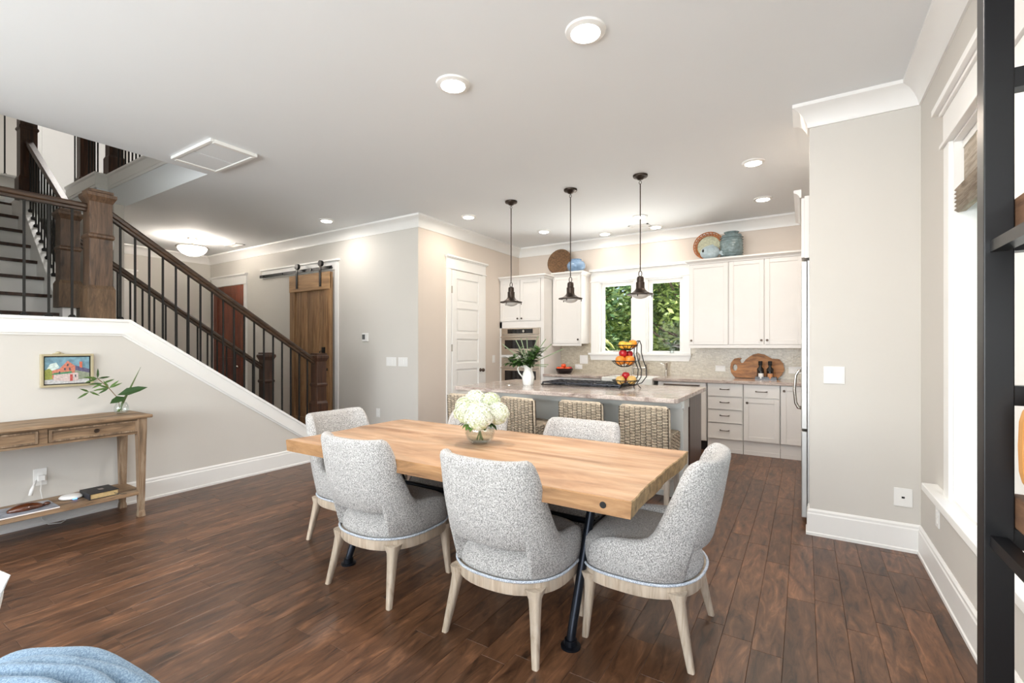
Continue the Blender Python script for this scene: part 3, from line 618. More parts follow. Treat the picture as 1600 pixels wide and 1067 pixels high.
# mahogany door
d2 = struct('door_2', box(-9.46, -8.45, BY-.02, BY, .01, 2.44), 'mahog', 'dark mahogany door at the end of the hall', 'door')
P('casing', casing(MB(), 'Y', BY, -9.47, -8.44, 2.45), 'trim', d2)
fm = MB().box(-9.46, -9.32, BY-.035, BY-.02, .01, 2.44).box(-8.59, -8.45, BY-.035, BY-.02, .01, 2.44)
for a, b in((.01, .26), (1.0, 1.14), (2.3, 2.44)): fm.box(-9.32, -8.59, BY-.035, BY-.02, a, b)
P('stiles_and_rails', fm, 'mahog', d2, bevel=.004)
P('knob', MB().ball((-8.53, BY-.08, .98), .028), 'nickel', d2, smooth='all')
# entry white door
d3 = struct('door_3', box(HX, HX+.02, 2.62, 3.22, .01, 2.44), 'trim', 'white panelled door on the far entry wall seen through the balusters', 'door')
P('casing', casing(MB(), 'X', HX, 2.61, 3.23, 2.45), 'trim', d3)
fm = MB().box(HX+.02, HX+.035, 2.62, 2.72, .01, 2.44).box(HX+.02, HX+.035, 3.12, 3.22, .01, 2.44)
for a, b in((.01, .2), (.6, .68), (1.04, 1.12), (1.48, 1.56), (1.92, 2.0), (2.34, 2.44)): fm.box(HX+.02, HX+.035, 2.72, 3.12, a, b)
P('stiles_and_rails', fm, 'trim', d3)
# barn door: header board, track, door
hb = MB().box(-7.86, -5.86, BY-.02, BY, 2.49, 2.62).box(-7.88, -5.83, BY-.045, BY, 2.62, 2.645).box(-5.93, -5.86, BY-.02, BY, 0, 2.49)
struct('trim_5', hb, 'trim', 'white header board and casing behind the barn door track', 'trim')
bd = T('barn_door', 'sliding wooden barn door hung from a black track', 'door', (-6.42, BY-.075, 0))
bp_ = [-6.93+k*(1.0/7) for k in range(8)]
for k in range(7): P('plank', box(bp_[k]+.002, bp_[k+1]-.002, BY-.085, BY-.055, .03, 2.45, rnd=random.random()), 'barn', bd, bevel=.004)
P('stile', box(-6.93, -6.80, BY-.105, BY-.085, .03, 2.45, rnd=.2), 'barn', bd, bevel=.004); P('stile', box(-6.06, -5.93, BY-.105, BY-.085, .03, 2.45, rnd=.7), 'barn', bd, bevel=.004)
P('top_rail', box(-6.93, -5.93, BY-.115, BY-.085, 2.19, 2.45, rnd=.8), wood('barn_rail', [srgb(134, 98, 62), srgb(174, 136, 94), srgb(194, 158, 116)], 'X', 20, 12, .55, .3), bd, bevel=.005)
P('bottom_rail', box(-6.93, -5.93, BY-.115, BY-.085, .03, .25, rnd=.5), 'barn', bd, bevel=.005)
hn = P('pull_handle', MB().box(-6.10, -6.04, BY-.125, BY-.105, .97, 1.33), 'black', bd); P('grip', MB().tube([(-6.07, BY-.12, 1.02), (-6.07, BY-.175, 1.03), (-6.07, BY-.175, 1.27), (-6.07, BY-.12, 1.28)], .009, 8), 'black', hn, smooth=True)
P('latch_bar', MB().box(-6.32, -5.98, BY-.13, BY-.105, .98, 1.02), 'black', bd)
for x in(-6.72, -6.14):
    s = P('roller_strap', box(x-.022, x+.022, BY-.125, BY-.115, 2.24, 2.62), 'black', bd); P('wheel', MB().tube([(x, BY-.13, 2.585), (x, BY-.09, 2.585)], .045, 18), 'black', s, smooth=True)
tk = T('barn_door_track', 'black flat steel track above the barn door', 'track', (-6.9, BY-.05, 2.51))
P('bar', box(-7.86, -5.95, BY-.062, BY-.052, 2.50, 2.545), 'black', tk)
for x in(-7.74, -7.2, -6.44, -6.0): P('spacer', MB().tube([(x, BY-.072, 2.522), (x, BY-.02, 2.522)], .018, 10), 'black', tk, smooth=True)

# ------------------------------------------------------------------ right wall windows
def sidewin(name, y0, y1, label):
    gx = RX+.135; m = MB()
    # jamb lining
    m.box(RX-.002, RX+T_, y1-.012, y1, WZ[0], WZ[1]).box(RX-.002, RX+T_, y0, y0+.012, WZ[0], WZ[1]).box(RX-.002, RX+T_, y0+.012, y1-.012, WZ[1]-.012, WZ[1]).box(RX-.002, RX+T_, y0+.012, y1-.012, WZ[0], WZ[0]+.012)
    w = struct(name, m, 'trim', label, 'window')
    s = MB(); a, b = y0+.012, y1-.012; zb, zt = WZ[0]+.012, WZ[1]-.012; k = .05
    s.box(gx-.02, gx+.03, a, a+k, zb, zt).box(gx-.02, gx+.03, b-k, b, zb, zt).box(gx-.02, gx+.03, a+k, b-k, zt-k, zt).box(gx-.02, gx+.03, a+k, b-k, zb, zb+k).box(gx-.02, gx+.03, a+k, b-k, 1.44, 1.48)
    P('sash', s, 'trim', w, bevel=.004)
    P('pane', box(gx, gx+.006, a+k, b-k, zb+k, 1.44), 'pane', w); P('pane', box(gx, gx+.006, a+k, b-k, 1.48, zt-k), 'pane', w)
    return w
w1 = sidewin('window_1', WY[0], WY[1], 'far sash of the bright window pair on the right wall'); w2 = sidewin('window_2', WY2[0], WY2[1], 'near sash of the window pair on the right wall, behind the shelf')
cs = MB()
cs.box(RX-.02, RX, WY[1], WY[1]+.10, WZ[0], WZ[1]).box(RX-.02, RX, WY2[1], WY[0], WZ[0], WZ[1]).box(RX-.02, RX, WY2[0]-.1, WY2[0], WZ[0], WZ[1])
cs.box(RX-.034, RX, WY2[0]-.12, WY[1]+.12, WZ[1], WZ[1]+.02).box(RX-.022, RX, WY2[0]-.1, WY[1]+.10, WZ[1]+.02, WZ[1]+.17)
cs.box(RX-.036, RX, WY2[0]-.115, WY[1]+.115, WZ[1]+.17, WZ[1]+.19).box(RX-.06, RX, WY2[0]-.15, WY[1]+.15, WZ[1]+.19, WZ[1]+.225)
struct('trim_6', cs, 'trim', 'white casing with stepped head around the right wall windows', 'trim', bevel=.003)
struct('trim_7', MB().box(RX-.07, RX+.11, WY2[0]-.16, WY[1]+.34, WZ[0]-.04, WZ[0]).box(RX-.025, RX, WY2[0]-.1, WY[1]+.12, WZ[0]-.07, WZ[0]-.04), 'trim', 'deep white sill under the right wall windows', 'sill', bevel=.004)
def shade(y0, y1, label):
    t = T('roman_shade', label, 'shade', (RX+.04, (y0+y1)/2, 2.0))
    P('panel', box(RX+.035, RX+.043, y0+.016, y1-.016, 2.13, WZ[1]-.014), 'shade', t)
    P('headrail', box(RX+.03, RX+.07, y0+.016, y1-.016, WZ[1]-.05, WZ[1]-.014), 'trim', t)
    for k in range(6):
        z = 2.135-.02*k; mb = MB().rings([[(RX+.043-.012*j+q, y, z-dz) for q, dz in((0, 0), (-.03, -.006), (-.045, .012), (-.03, .024), (0, .02))] for j in(0,) for y in(y0+.016, y1-.016)])
        P('fold', mb, 'shade', t)
shade(*WY, 'gathered linen roman shade on the far right-wall window'); shade(*WY2, 'gathered linen roman shade on the near right-wall window')

# ------------------------------------------------------------------ kitchen windows
def kwin(name, x0, x1, label):
    m = MB().box(x0, x0+.02, KY-.002, KY+.16, KZ[0], KZ[1]).box(x1-.02, x1, KY-.002, KY+.16, KZ[0], KZ[1]).box(x0+.02, x1-.02, KY-.002, KY+.16, KZ[1]-.02, KZ[1]).box(x0+.02, x1-.02, KY-.002, KY+.16, KZ[0], KZ[0]+.015)
    w = struct(name, m, 'trim', label, 'window'); a, b = x0+.02, x1-.02; k = .052; gy = KY+.07
    P('sash', MB().box(a, a+k, gy-.02, gy+.02, KZ[0]+.015, KZ[1]-.02).box(b-k, b, gy-.02, gy+.02, KZ[0]+.015, KZ[1]-.02).box(a+k, b-k, gy-.02, gy+.02, KZ[1]-.02-k, KZ[1]-.02).box(a+k, b-k, gy-.02, gy+.02, KZ[0]+.015, KZ[0]+.035), 'trim', w, bevel=.003)
    P('pane', box(a+k, b-k, gy-.003, gy+.003, KZ[0]+.035, KZ[1]-.02-k), 'pane', w)
    P('crank', MB().box((a+b)/2-.07, (a+b)/2+.07, gy-.045, gy-.02, KZ[0]+.016, KZ[0]+.03), 'nickel', w, bevel=.004)
kwin('window_3', *KW[0], 'left kitchen window with trees outside'); kwin('window_4', *KW[1], 'right kitchen window with trees outside')
m = MB().box(KW[0][0]-.13, KW[0][0], KY-.02, KY, KZ[0], KZ[1]).box(KW[0][1], KW[1][0], KY-.02, KY, KZ[0], KZ[1]).box(KW[1][1], KW[1][1]+.095, KY-.02, KY, KZ[0], KZ[1])
m.box(KW[0][0]-.14, KW[1][1]+.095, KY-.03, KY, KZ[1], KZ[1]+.02).box(KW[0][0]-.13, KW[1][1]+.095, KY-.022, KY, KZ[1]+.02, KZ[1]+.16).box(KW[0][0]-.15, KW[1][1]+.095, KY-.06, KY, KZ[1]+.16, KZ[1]+.20)
struct('trim_8', m, 'trim', 'white casing and head around the twin kitchen windows', 'trim', bevel=.003)
struct('trim_9', MB().box(KW[0][0]-.16, KW[1][1]+.11, KY-.07, KY+.07, KZ[0]-.032, KZ[0]).prism([(KW[0][0]-.15, KZ[0]-.032), (KW[1][1]+.10, KZ[0]-.032), (KW[1][1]+.075, KZ[0]-.115), (KW[0][0]-.125, KZ[0]-.115)], 'Y', KY-.03, KY), 'trim', 'white sill and apron below the kitchen windows', 'sill', bevel=.003)

# ------------------------------------------------------------------ kitchen cabinets
def knob(parent, x, y, z, mat='bronzedk'):
    P('knob', MB().tube([(x, y, z), (x, y-.012, z), (x, y-.014, z), (x, y-.026, z)], [.006, .006, .015, .012], 12), mat, parent, smooth=True)
def pull(parent, x, y, z, w=.10, mat='bronzedk'):
    P('pull', MB().tube([(x-w/2, y, z), (x-w/2, y-.028, z), (x-w/4, y-.032, z-.002), (x+w/4, y-.032, z-.002), (x+w/2, y-.028, z), (x+w/2, y, z)], [.008, .007, .005, .005, .007, .008], 8), mat, parent, smooth=True)
def door(parent, x0, x1, z0, z1, y, name='door', fr=.055, mat='cab'):
    """shaker door facing -Y whose front is at y"""
    m = MB().box(x0, x1, y+.008, y+.02, z0, z1)
    m.box(x0, x0+fr, y, y+.008, z0, z1).box(x1-fr, x1, y, y+.008, z0, z1).box(x0+fr, x1-fr, y, y+.008, z0, z0+fr).box(x0+fr, x1-fr, y, y+.008, z1-fr, z1)
    return P(name, m, mat, parent, bevel=.0025)
CT = [(0, 0), (.012, 0), (.014, .012), (.03, .03), (.045, .038), (.05, .04), (.05, .06), (0, .06)]
def cabcrown(parent, path, z):
    return P('crown', sweep(path, [(o, z+h) for o, h in CT]), 'cab', parent)
UY = 6.71
uc = T('upper_cabinet', 'white three-door wall cabinet right of the kitchen window', 'cabinet', (-.68, 6.87, 1.32))
P('body', box(-1.345, -.0, UY+.022, KY, 1.36, 2.46), 'cab', uc)
P('light_rail', box(-1.345, 0, UY+.005, UY+.03, 1.32, 1.36), 'cab', uc)
for a, b, kx in((-1.338, -.852, -1.31), (-.842, -.436, -.465), (-.428, -.012, -.40)): knob(door(uc, a, b, 1.365, 2.455, UY), kx, UY, 1.42)
cabcrown(uc, [(.0, UY), (-1.345, UY), (-1.345, KY)][::1], 2.455)
# left upper cabinet
u2 = T('upper_cabinet', 'narrow white wall cabinet left of the kitchen window', 'cabinet', (-3.13, 6.87, 1.35))
P('body', box(-3.44, -2.945, UY+.022, KY, 1.385, 2.46), 'cab', u2); P('light_rail', box(-3.44, -2.945, UY+.005, UY+.03, 1.35, 1.385), 'cab', u2)
knob(door(u2, -3.432, -2.955, 1.39, 2.455, UY), -2.99, UY, 1.45)
cabcrown(u2, [(-2.945, KY), (-2.945, UY), (-3.44, UY)], 2.455)
# tall oven cabinet
OY = 6.43
oc = T('oven_cabinet', 'tall white cabinet housing the two wall ovens', 'cabinet', (-3.86, 6.73, 0))
P('body', MB().box(DX+.003, -3.445, OY+.022, KY-.004, .1, 2.42).box(DX+.003, -3.50, OY, OY+.022, 1.64, 1.74).box(DX+.003, -4.225, OY, OY+.022, .1, 1.74).box(-3.50, -3.445, OY, OY+.022, .1, 2.42).box(-4.225, -3.5, OY, OY+.022, 1.165, 1.20), 'cab', oc)
knob(door(oc, -4.262, -3.885, 1.75, 2.415, OY), -3.92, OY, 1.79); knob(door(oc, -3.878, -3.508, 1.75, 2.415, OY), -3.845, OY, 1.79)
dr = door(oc, -4.25, -3.508, .13, .44, OY, 'drawer'); pull(dr, -3.88, OY, .3)
P('toe_kick', box(DX+.003, -3.445, OY+.08, OY+.1, 0, .1), 'cab', oc)
cabcrown(oc, [(-3.445, UY+.02), (-3.445, OY), (DX+.003, OY)], 2.415)
def oven(z0, z1, panel, label, name, cat):
    t = T(name, label, cat, (-3.86, OY-.01, z0)); a, b = -4.222, -3.503
    P('door', box(a, b, OY-.025, OY+.0, z0, z1-panel-.006), 'steel', t, bevel=.004)
    P('window', box(a+.07, b-.07, OY-.028, OY-.025, z0+.10, z1-panel-.09), 'ovenglass', t)
    P('control_panel', box(a, b, OY-.022, OY, z1-panel, z1), 'steel', t, bevel=.003)
    h = z1-panel-.045; P('handle', MB().tube([(a+.02, OY-.03, h), (a+.02, OY-.07, h), (b-.02, OY-.07, h), (b-.02, OY-.03, h)], .011, 10), 'nickel', t, smooth=True)
    return t
mw = oven(1.205, 1.635, .10, 'stainless built-in microwave oven, upper of the two wall ovens', 'wall_microwave', 'oven')
P('display', box(-4.1, -3.63, OY-.025, OY-.022, 1.55, 1.62), 'ovenglass', mw); P('dial', MB().tube([(-3.79, OY-.022, 1.585), (-3.79, OY-.045, 1.585)], .02, 16), 'nickel', mw, smooth=True)
ov = oven(.46, 1.16, .12, 'stainless wall oven, lower of the two behind the island', 'wall_oven', 'oven')
for x in(-4.08, -3.64): P('dial', MB().tube([(x, OY-.022, 1.10), (x, OY-.05, 1.10)], .024, 16), 'nickel', ov, smooth=True)

# base cabinets along the end wall
BF = 6.42; BT = .875
def basecab(x0, x1, label, name='base_cabinet'):
    t = T(name, label, 'cabinet', ((x0+x1)/2, 6.7, 0)); P('body', box(x0, x1, BF+.022, KY-.004, .17, BT), 'cab', t); P('toe_kick', MB().box(x0, x1, BF+.035, BF+.05, .0, .17).box(x0, x1, BF+.028, BF+.035, .0, .05), 'cab', t); return t
b = basecab(-3.443, -2.50, 'white base cabinet behind the island, under the fruit bowl')
for a, c in((-3.435, -2.975), (-2.968, -2.508)): knob(door(b, a, c, .175, .68, BF), (a+c)/2, BF, .63); pull(door(b, a, c, .695, .868, BF, 'drawer', .03), (a+c)/2, BF, .78)
b = basecab(-2.495, -1.70, 'white sink base cabinet under the window', 'sink_cabinet'); b.children[0].data  # body under sink
for ch in [x for x in bpy.data.objects if x.parent == b and x.name.startswith('body')]:
    for v in ch.data.vertices:
        if v.co.z+0 > .5: v.co.z = .62
for a, c in((-2.487, -2.102), (-2.095, -1.708)): knob(door(b, a, c, .175, .60, BF), (a+c)/2, BF, .55)
b = T('dishwasher', 'white panelled dishwasher with long bar handle beside the drawer stack', 'dishwasher', (-1.37, 6.7, 0))
P('body', box(-1.69, -1.07, BF+.025, KY-.004, .12, BT), 'cab', b); dd = door(b, -1.683, -1.077, .13, .868, BF, 'door', .07)
P('bar_handle', MB().tube([(-1.60, BF, .835), (-1.60, BF-.04, .835), (-1.16, BF-.04, .835), (-1.16, BF, .835)], .009, 8), 'bronzedk', dd, smooth=True); P('toe_kick', box(-1.69, -1.07, BF+.06, BF+.08, 0, .12), 'dark_and_shade', b)
b = basecab(-1.06, -.648, 'white base cabinet with a stack of four drawers', 'drawer_cabinet')
for a, c in((.715, .868), (.548, .705), (.38, .538), (.175, .37)): pull(door(b, -1.052, -.655, a, c, BF, 'drawer', .0001), -.855, BF, (a+c)/2+.01)
b = basecab(-.643, -.248, 'white base cabinet with one drawer over one door')
pull(door(b, -.637, -.254, .715, .868, BF, 'drawer', .0001), -.445, BF, .79, .12); knob(door(b, -.637, -.254, .175, .70, BF), -.60, BF, .645)
b = basecab(-.243, .74, 'white corner base cabinet beside the refrigerator')
knob(door(b, -.237, .12, .175, .868, BF), -.205, BF, .81)
# worktop with gap for the apron sink
ct = MB().box(-3.443, -2.47, 6.385, KY, BT, .915).box(-1.74, .745, 6.385, KY, BT, .915).box(-2.47, -1.74, 6.90, KY, BT, .915)
tag(P('worktop', ct, 'granite', bevel=.006), 'veined pinkish-grey granite worktop along the kitchen end wall', 'worktop')
bs = struct('wall_backsplash', MB().box(-3.443, KW[0][0]-.131, KY-.012, KY, .915, 1.40).box(KW[0][0]-.131, KW[1][1]+.096, KY-.012, KY, .915, KZ[0]-.033).box(KW[1][1]+.096, .745, KY-.012, KY, .915, 1.38), 'mosaic', 'pearly beige mosaic backsplash behind the worktop', 'backsplash')
plate('Y-', KY-.012, -3.03, 1.13, .14, .14, 'white double switch plate on the backsplash left of the window')
plate('Y-', KY-.012, -3.12, 1.01, .125, .075, 'white outlet on the backsplash beside the fruit bowl', 'outlet', 'wall_outlet', 'outlet')
plate('Y-', KY-.012, -.99, 1.035, .13, .08, 'white outlet on the backsplash left of the carved board', 'outlet', 'wall_outlet', 'outlet')
plate('Y-', KY-.012, -.10, 1.035, .15, .09, 'white outlet on the backsplash right of the carved board', 'outlet', 'wall_outlet', 'outlet')
sk = T('farmhouse_sink', 'white apron-front sink set into the worktop under the windows', 'sink', (-2.105, 6.62, .63))
P('basin', MB().box(-2.465, -1.745, 6.345, 6.385, .65, .905).box(-2.465, -1.745, 6.865, 6.895, .65, .905).box(-2.465, -2.43, 6.385, 6.865, .65, .905).box(-1.78, -1.745, 6.385, 6.865, .65, .905).box(-2.43, -1.78, 6.385, 6.865, .63, .66), 'ceramicw', sk, bevel=.008)
fc = T('bridge_faucet', 'polished bridge faucet with gooseneck at the window sink', 'faucet', (-2.1, 6.95, .915))
for x in(-2.2, -2.0): P('handle_post', MB().tube([(x, 6.95, .915), (x, 6.95, 1.06), (x, 6.95, 1.08)], [.014, .012, .016], 10), 'nickel', fc, smooth=True); P('lever', MB().tube([(x, 6.95, 1.085), (x+(.06 if x > -2.1 else -.06), 6.92, 1.095)], .006, 8), 'nickel', fc, smooth=True)
P('bridge', MB().tube([(-2.2, 6.95, 1.02), (-2.0, 6.95, 1.02)], .011, 8), 'nickel', fc, smooth=True)
P('spout', MB().tube([(-2.1, 6.95, 1.02)]+[(-2.1, 6.95-.1+.1*math.cos(a), 1.15+.1*math.sin(a)) for a in [PI*k/8 for k in range(9)]]+[(-2.1, 6.75, 1.10)], .011, 8), 'nickel', fc, smooth=True)
fc = T('side_spray', 'polished side spray standing right of the sink', 'spray', (-1.70, 6.93, .915))
P('base', MB().tube([(-1.70, 6.93, .915), (-1.70, 6.93, .93), (-1.70, 6.93, 1.0)], [.024, .018, .014], 12), 'nickel', fc, smooth=True); P('head', MB().tube([(-1.70, 6.93, 1.0), (-1.70, 6.93, 1.08), (-1.70, 6.90, 1.11)], [.013, .02, .016], 10), 'nickel', fc, smooth=True); P('lever', MB().tube([(-1.72, 6.93, 1.07), (-1.78, 6.92, 1.10)], .006, 8), 'nickel', fc, smooth=True)

# refrigerator and cabinet above it, seen edge-on past the pier
rf = T('refrigerator', 'stainless refrigerator edge showing beside the wall pier', 'refrigerator', (.35, 4.55, 0))
P('body', box(.02, .74, 4.115, 5.02, .04, 1.98), 'fridge', rf)
for a, c, z0, z1 in((4.118, 4.565, .72, 1.98), (4.571, 5.018, .72, 1.98), (4.118, 5.018, .06, .705)): P('door', box(-.021, .018, a, c, z0, z1), 'fridge', rf, bevel=.006)
P('plinth', box(.02, .74, 4.13, 5.0, 0, .04), 'black', rf)
for y in(4.53, 4.61): P('handle', MB().tube([(-.021, y, .83), (-.045, y, .835), (-.062, y, .87), (-.072, y, .98), (-.062, y, 1.10), (-.045, y, 1.135), (-.021, y, 1.14)], .011, 10), 'nickel', rf, smooth='all')
fc = T('fridge_cabinet', 'white cabinet with crown above the refrigerator', 'cabinet', (.3, 4.6, 2.0))
P('body', box(.0, .74, 4.105, 5.06, 2.0, 2.46), 'cab', fc); P('side_panel', box(-.01, .74, 5.03, 5.06, 0, 2.0), 'cab', fc)
for a, c in((4.115, 4.575), (4.585, 5.05)): P('door', box(-.02, .0, a, c, 2.005, 2.45), 'cab', fc, bevel=.003)
P('crown', sweep([(-.02, 4.11), (-.02, 5.06), (.74, 5.06)], [(o, 2.455+h) for o, h in CT]), 'cab', fc)

# items on the cabinets
t = T('round_basket', 'dark round woven basket leaning on the left wall cabinet', 'basket', (-3.27, 6.87, 2.515))
def disc_tilt(mb_prof, c, tilt, n=32, rotz=0):
    mb = MB().lathe(mb_prof, (0, 0, 0), n, True, False); M = Matrix.Translation(c) @ Matrix.Rotation(rotz, 4, 'Z') @ Matrix.Rotation(tilt, 4, 'X'); mb.v = [tuple(M @ Vector(v)) for v in mb.v]; return mb
R_ = .205
P('bowl', disc_tilt([(.01, -.055), (.08, -.052), (.15, -.035), (R_, 0), (R_+.008, .004), (R_-.004, .008), (.14, -.025), (.08, -.042), (.005, -.045)], (-3.36, 6.80, 2.515+R_*.96), math.radians(78)), 'wicker', t, smooth=True)
for k, r in enumerate((.05, .085, .12, .155, .185)):
    dz = (-.043, -.04, -.032, -.018, -.006)[k]; mb = MB().tube([(r*math.cos(a), r*math.sin(a), dz) for a in [2*PI*i/32 for i in range(32)]], .007, 6, True); M = Matrix.Translation((-3.36, 6.80, 2.515+R_*.96)) @ Matrix.Rotation(math.radians(78), 4, 'X'); mb.v = [tuple(M @ Vector(v)) for v in mb.v]; P('coil', mb, 'wicker', t, smooth='all')
t = T('blue_pot', 'squat pale blue glazed pot on the left wall cabinet', 'pot', (-3.07, 6.72, 2.515))
P('body', MB().lathe([(.07, 0), (.11, .02), (.142, .07), (.145, .115), (.12, .155), (.085, .178), (.078, .185), (.085, .198), (.07, .198), (.07, .17)], (-3.055, 6.785, 2.515), 28), 'bluepot', t, smooth=True)
t = T('wicker_tray', 'round tray with orange wicker rim leaning on the right wall cabinet', 'tray', (-1.13, 6.93, 2.515))
R_ = .185; c0 = Matrix.Translation((-1.12, 6.90, 2.515+R_+.02)) @ Matrix.Rotation(math.radians(80), 4, 'X')
mb = MB().lathe([(.005, -.01), (.15, -.01), (.155, 0), (.005, 0)], (0, 0, 0), 32); mb.v = [tuple(c0 @ Vector(v)) for v in mb.v]; P('base', mb, 'mottle', t, smooth=True)
for r, z in((.155, .01), (.17, .025), (.19, .04)):
    mb = MB().tube([(r*math.cos(a), r*math.sin(a), z) for a in [2*PI*i/40 for i in range(40)]], .008, 6, True); mb.v = [tuple(c0 @ Vector(v)) for v in mb.v]; P('rim_coil', mb, 'wickero', t, smooth='all')
for k in range(26):
    a = 2*PI*k/26; mb = MB().tube([(.153*math.cos(a), .153*math.sin(a), .005), (.19*math.cos(a+.12), .19*math.sin(a+.12), .042)], .006, 5); mb.v = [tuple(c0 @ Vector(v)) for v in mb.v]; P('rim_strand', mb, 'wickero', t)
t = T('ceramic_fish', 'pale blue ceramic fish on the right wall cabinet', 'figurine', (-1.08, 6.77, 2.515))
P('body', MB().ball((-1.085, 6.78, 2.612), .125, .06, .097, 20, 12), 'fish', t, smooth='all')
P('tail', MB().prism([(-.985, 2.60), (-.90, 2.65), (-.885, 2.63), (-.90, 2.59), (-.885, 2.555), (-.90, 2.54), (-.985, 2.585)], 'Y', 6.765, 6.795), 'fish', t, bevel=.006)
P('eye', MB().ball((-1.165, 6.735, 2.635), .014, .008, .022), 'dark_and_shade', t, smooth='all'); P('fin', MB().prism([(-1.13, 2.70), (-1.05, 2.72), (-1.02, 2.69), (-1.08, 2.68)], 'Y', 6.772, 6.788), 'fish', t)
P('foot', MB().box(-1.12, -1.04, 6.76, 6.80, 2.515, 2.53), 'board', t)
t = T('glazed_jar', 'tall grey-blue glazed jar with lug handles on the right wall cabinet', 'jar', (-.83, 6.86, 2.515))
P('body', MB().lathe([(.10, 0), (.128, .03), (.142, .12), (.14, .22), (.12, .29), (.09, .325), (.08, .335), (.094, .355), (.082, .355), (.075, .33)], (-.83, 6.86, 2.515), 28), 'greypot', t, smooth=True)
for k in range(8): z = .04+.034*k; P('ridge', MB().lathe([(.135+.006*math.sin(k*.5), z-.006), (.147, z), (.135, z+.006)], (-.83, 6.86, 2.515), 28, False, False), 'greypot', t, smooth='all')
for s in(-1, 1): P('lug', MB().tube([(-.83+s*(.09+.03*math.sin(a)), 6.86, 2.515+.30+.035*math.cos(a)-.01) for a in [PI*k/6 for k in range(7)]], .008, 6), 'greypot', t, smooth='all')

# carved board, bottles caddy, fruit bowl on the worktop
t = T('carved_wooden_board', 'carved wooden board with two finger holes leaning on the backsplash', 'board', (-.54, 6.98, .915))
pts = [(-.80, .0), (-.65, .0), (-.50, -.0), (-.30, .0), (-.25, .05), (-.22, .12), (-.235, .2), (-.28, .255), (-.36, .26), (-.40, .285), (-.45, .315), (-.52, .33), (-.58, .315), (-.625, .285), (-.67, .245), (-.70, .20), (-.73, .20), (-.745, .24), (-.72, .262), (-.76, .268), (-.81, .255), (-.85, .2), (-.86, .13), (-.845, .06)]
hole = [(-.80+.03*math.cos(a), .135+.045*math.sin(a)) for a in [2*PI*k/12 for k in range(12)]]
bm = bmesh.new(); vo = [bm.verts.new((x, 0, z)) for x, z in pts]; vh = [bm.verts.new((x, 0, z)) for x, z in hole]
eo = [bm.edges.new((vo[i], vo[(i+1) % len(vo)])) for i in range(len(vo))]+[bm.edges.new((vh[i], vh[(i+1) % len(vh)])) for i in range(len(vh))]
bmesh.ops.triangle_fill(bm, use_beauty=True, edges=eo); r_ = bmesh.ops.extrude_face_region(bm, geom=bm.faces[:])
for v in [g for g in r_['geom'] if isinstance(g, bmesh.types.BMVert)]: v.co.y -= .03
bmesh.ops.recalc_face_normals(bm, faces=bm.faces[:]); bm.verts.index_update()
mb = MB(); M = Matrix.Translation((0, 6.985, .918)) @ Matrix.Rotation(math.radians(-7), 4, 'X'); mb.add([tuple(M @ v.co) for v in bm.verts], [tuple(v.index for v in f.verts) for f in bm.faces]); bm.free()
P('board', mb, 'board', t)
t = T('bottle_caddy', 'small dark tray carrying seasoning jars before the carved board', 'caddy', (-.42, 6.82, .915))
P('tray', MB().box(-.54, -.30, 6.76, 6.88, .915, .927).box(-.54, -.30, 6.755, 6.765, .927, .95).box(-.54, -.30, 6.875, 6.885, .927, .95), 'darkbowl', t)
for i, (x, y, h, nm) in enumerate(((-.485, 6.84, .20, 'dark tall seasoning bottle, left one of the two on the caddy'), (-.375, 6.84, .20, 'dark tall seasoning bottle, right one of the two on the caddy'))):
    q = T('seasoning_bottle', nm, 'bottle', (x, y, .927)); P('body', MB().lathe([(.038, 0), (.04, .01), (.04, h*.62), (.018, h*.75), (.018, h*.86)], (x, y, .927), 16), 'spice', q, smooth=True); P('cap', MB().lathe([(.024, h*.86), (.024, h*1.1), (.02, h*1.12)], (x, y, .927), 12), 'dark_and_shade', q, smooth=True)
for x, mt, nm in((-.475, 'plate', 'short jar with white label at the front of the caddy'), (-.37, 'cork', 'short jar with tan label at the front of the caddy')):
    q = T('spice_jar', nm, 'jar', (x, 6.785, .927)); P('body', MB().lathe([(.03, 0), (.032, .006), (.032, .07)], (x, 6.785, .927), 14), mt, q, smooth=True); P('lid', MB().lathe([(.033, .07), (.033, .095), (.03, .098)], (x, 6.785, .927), 14), 'spice', q, smooth=True)
t = T('fruit_bowl', 'black shallow bowl of fruit on the back worktop', 'bowl', (-3.24, 6.74, .915)); c = (-3.24, 6.74, .915)
P('bowl', MB().lathe([(.09, 0), (.10, .004), (.125, .03), (.138, .075), (.132, .078), (.115, .035), (.09, .012)], c, 26), 'darkbowl', t, smooth=True)
k = 0
def fruit(name, label, cat, c, r, mat, sq=1.0, stem=True, group=None):
    t = T(name, label, cat, (c[0], c[1], c[2]-r*sq), group)
    prof = [(r*math.sin(a)*(1 if a < PI/2 else 1.0), -r*sq*math.cos(a)-(.12*r if a > 2.7 else 0)) for a in [PI*(.03+.94*j/11) for j in range(12)]]
    P('flesh', MB().lathe(prof, c, 18), mat, t, smooth='all')
    if stem: P('stem', MB().tube([(c[0], c[1], c[2]+r*sq*.82), (c[0]+.003, c[1], c[2]+r*sq*1.12)], .0022, 5), 'twig', t)
for x, y, z, m_, nm in((-3.33, 6.72, .985, 'tomato', 'red-orange tangerine at the left of the black bowl'), (-3.26, 6.68, .985, 'tomato', 'red-orange tangerine at the front of the black bowl'), (-3.17, 6.70, .985, 'tomato', 'red-orange tangerine at the right front of the black bowl'),
                   (-3.16, 6.77, .99, 'redapple', 'dark red apple at the right back of the black bowl'), (-3.25, 6.78, .99, 'tomato', 'red-orange tangerine at the back of the black bowl'), (-3.25, 6.73, 1.035, 'tomato', 'red-orange tangerine topping the black bowl')):
    fruit('apple' if m_ == 'redapple' else 'tangerine', nm, 'fruit', (x, y, z), .04, m_, .9)

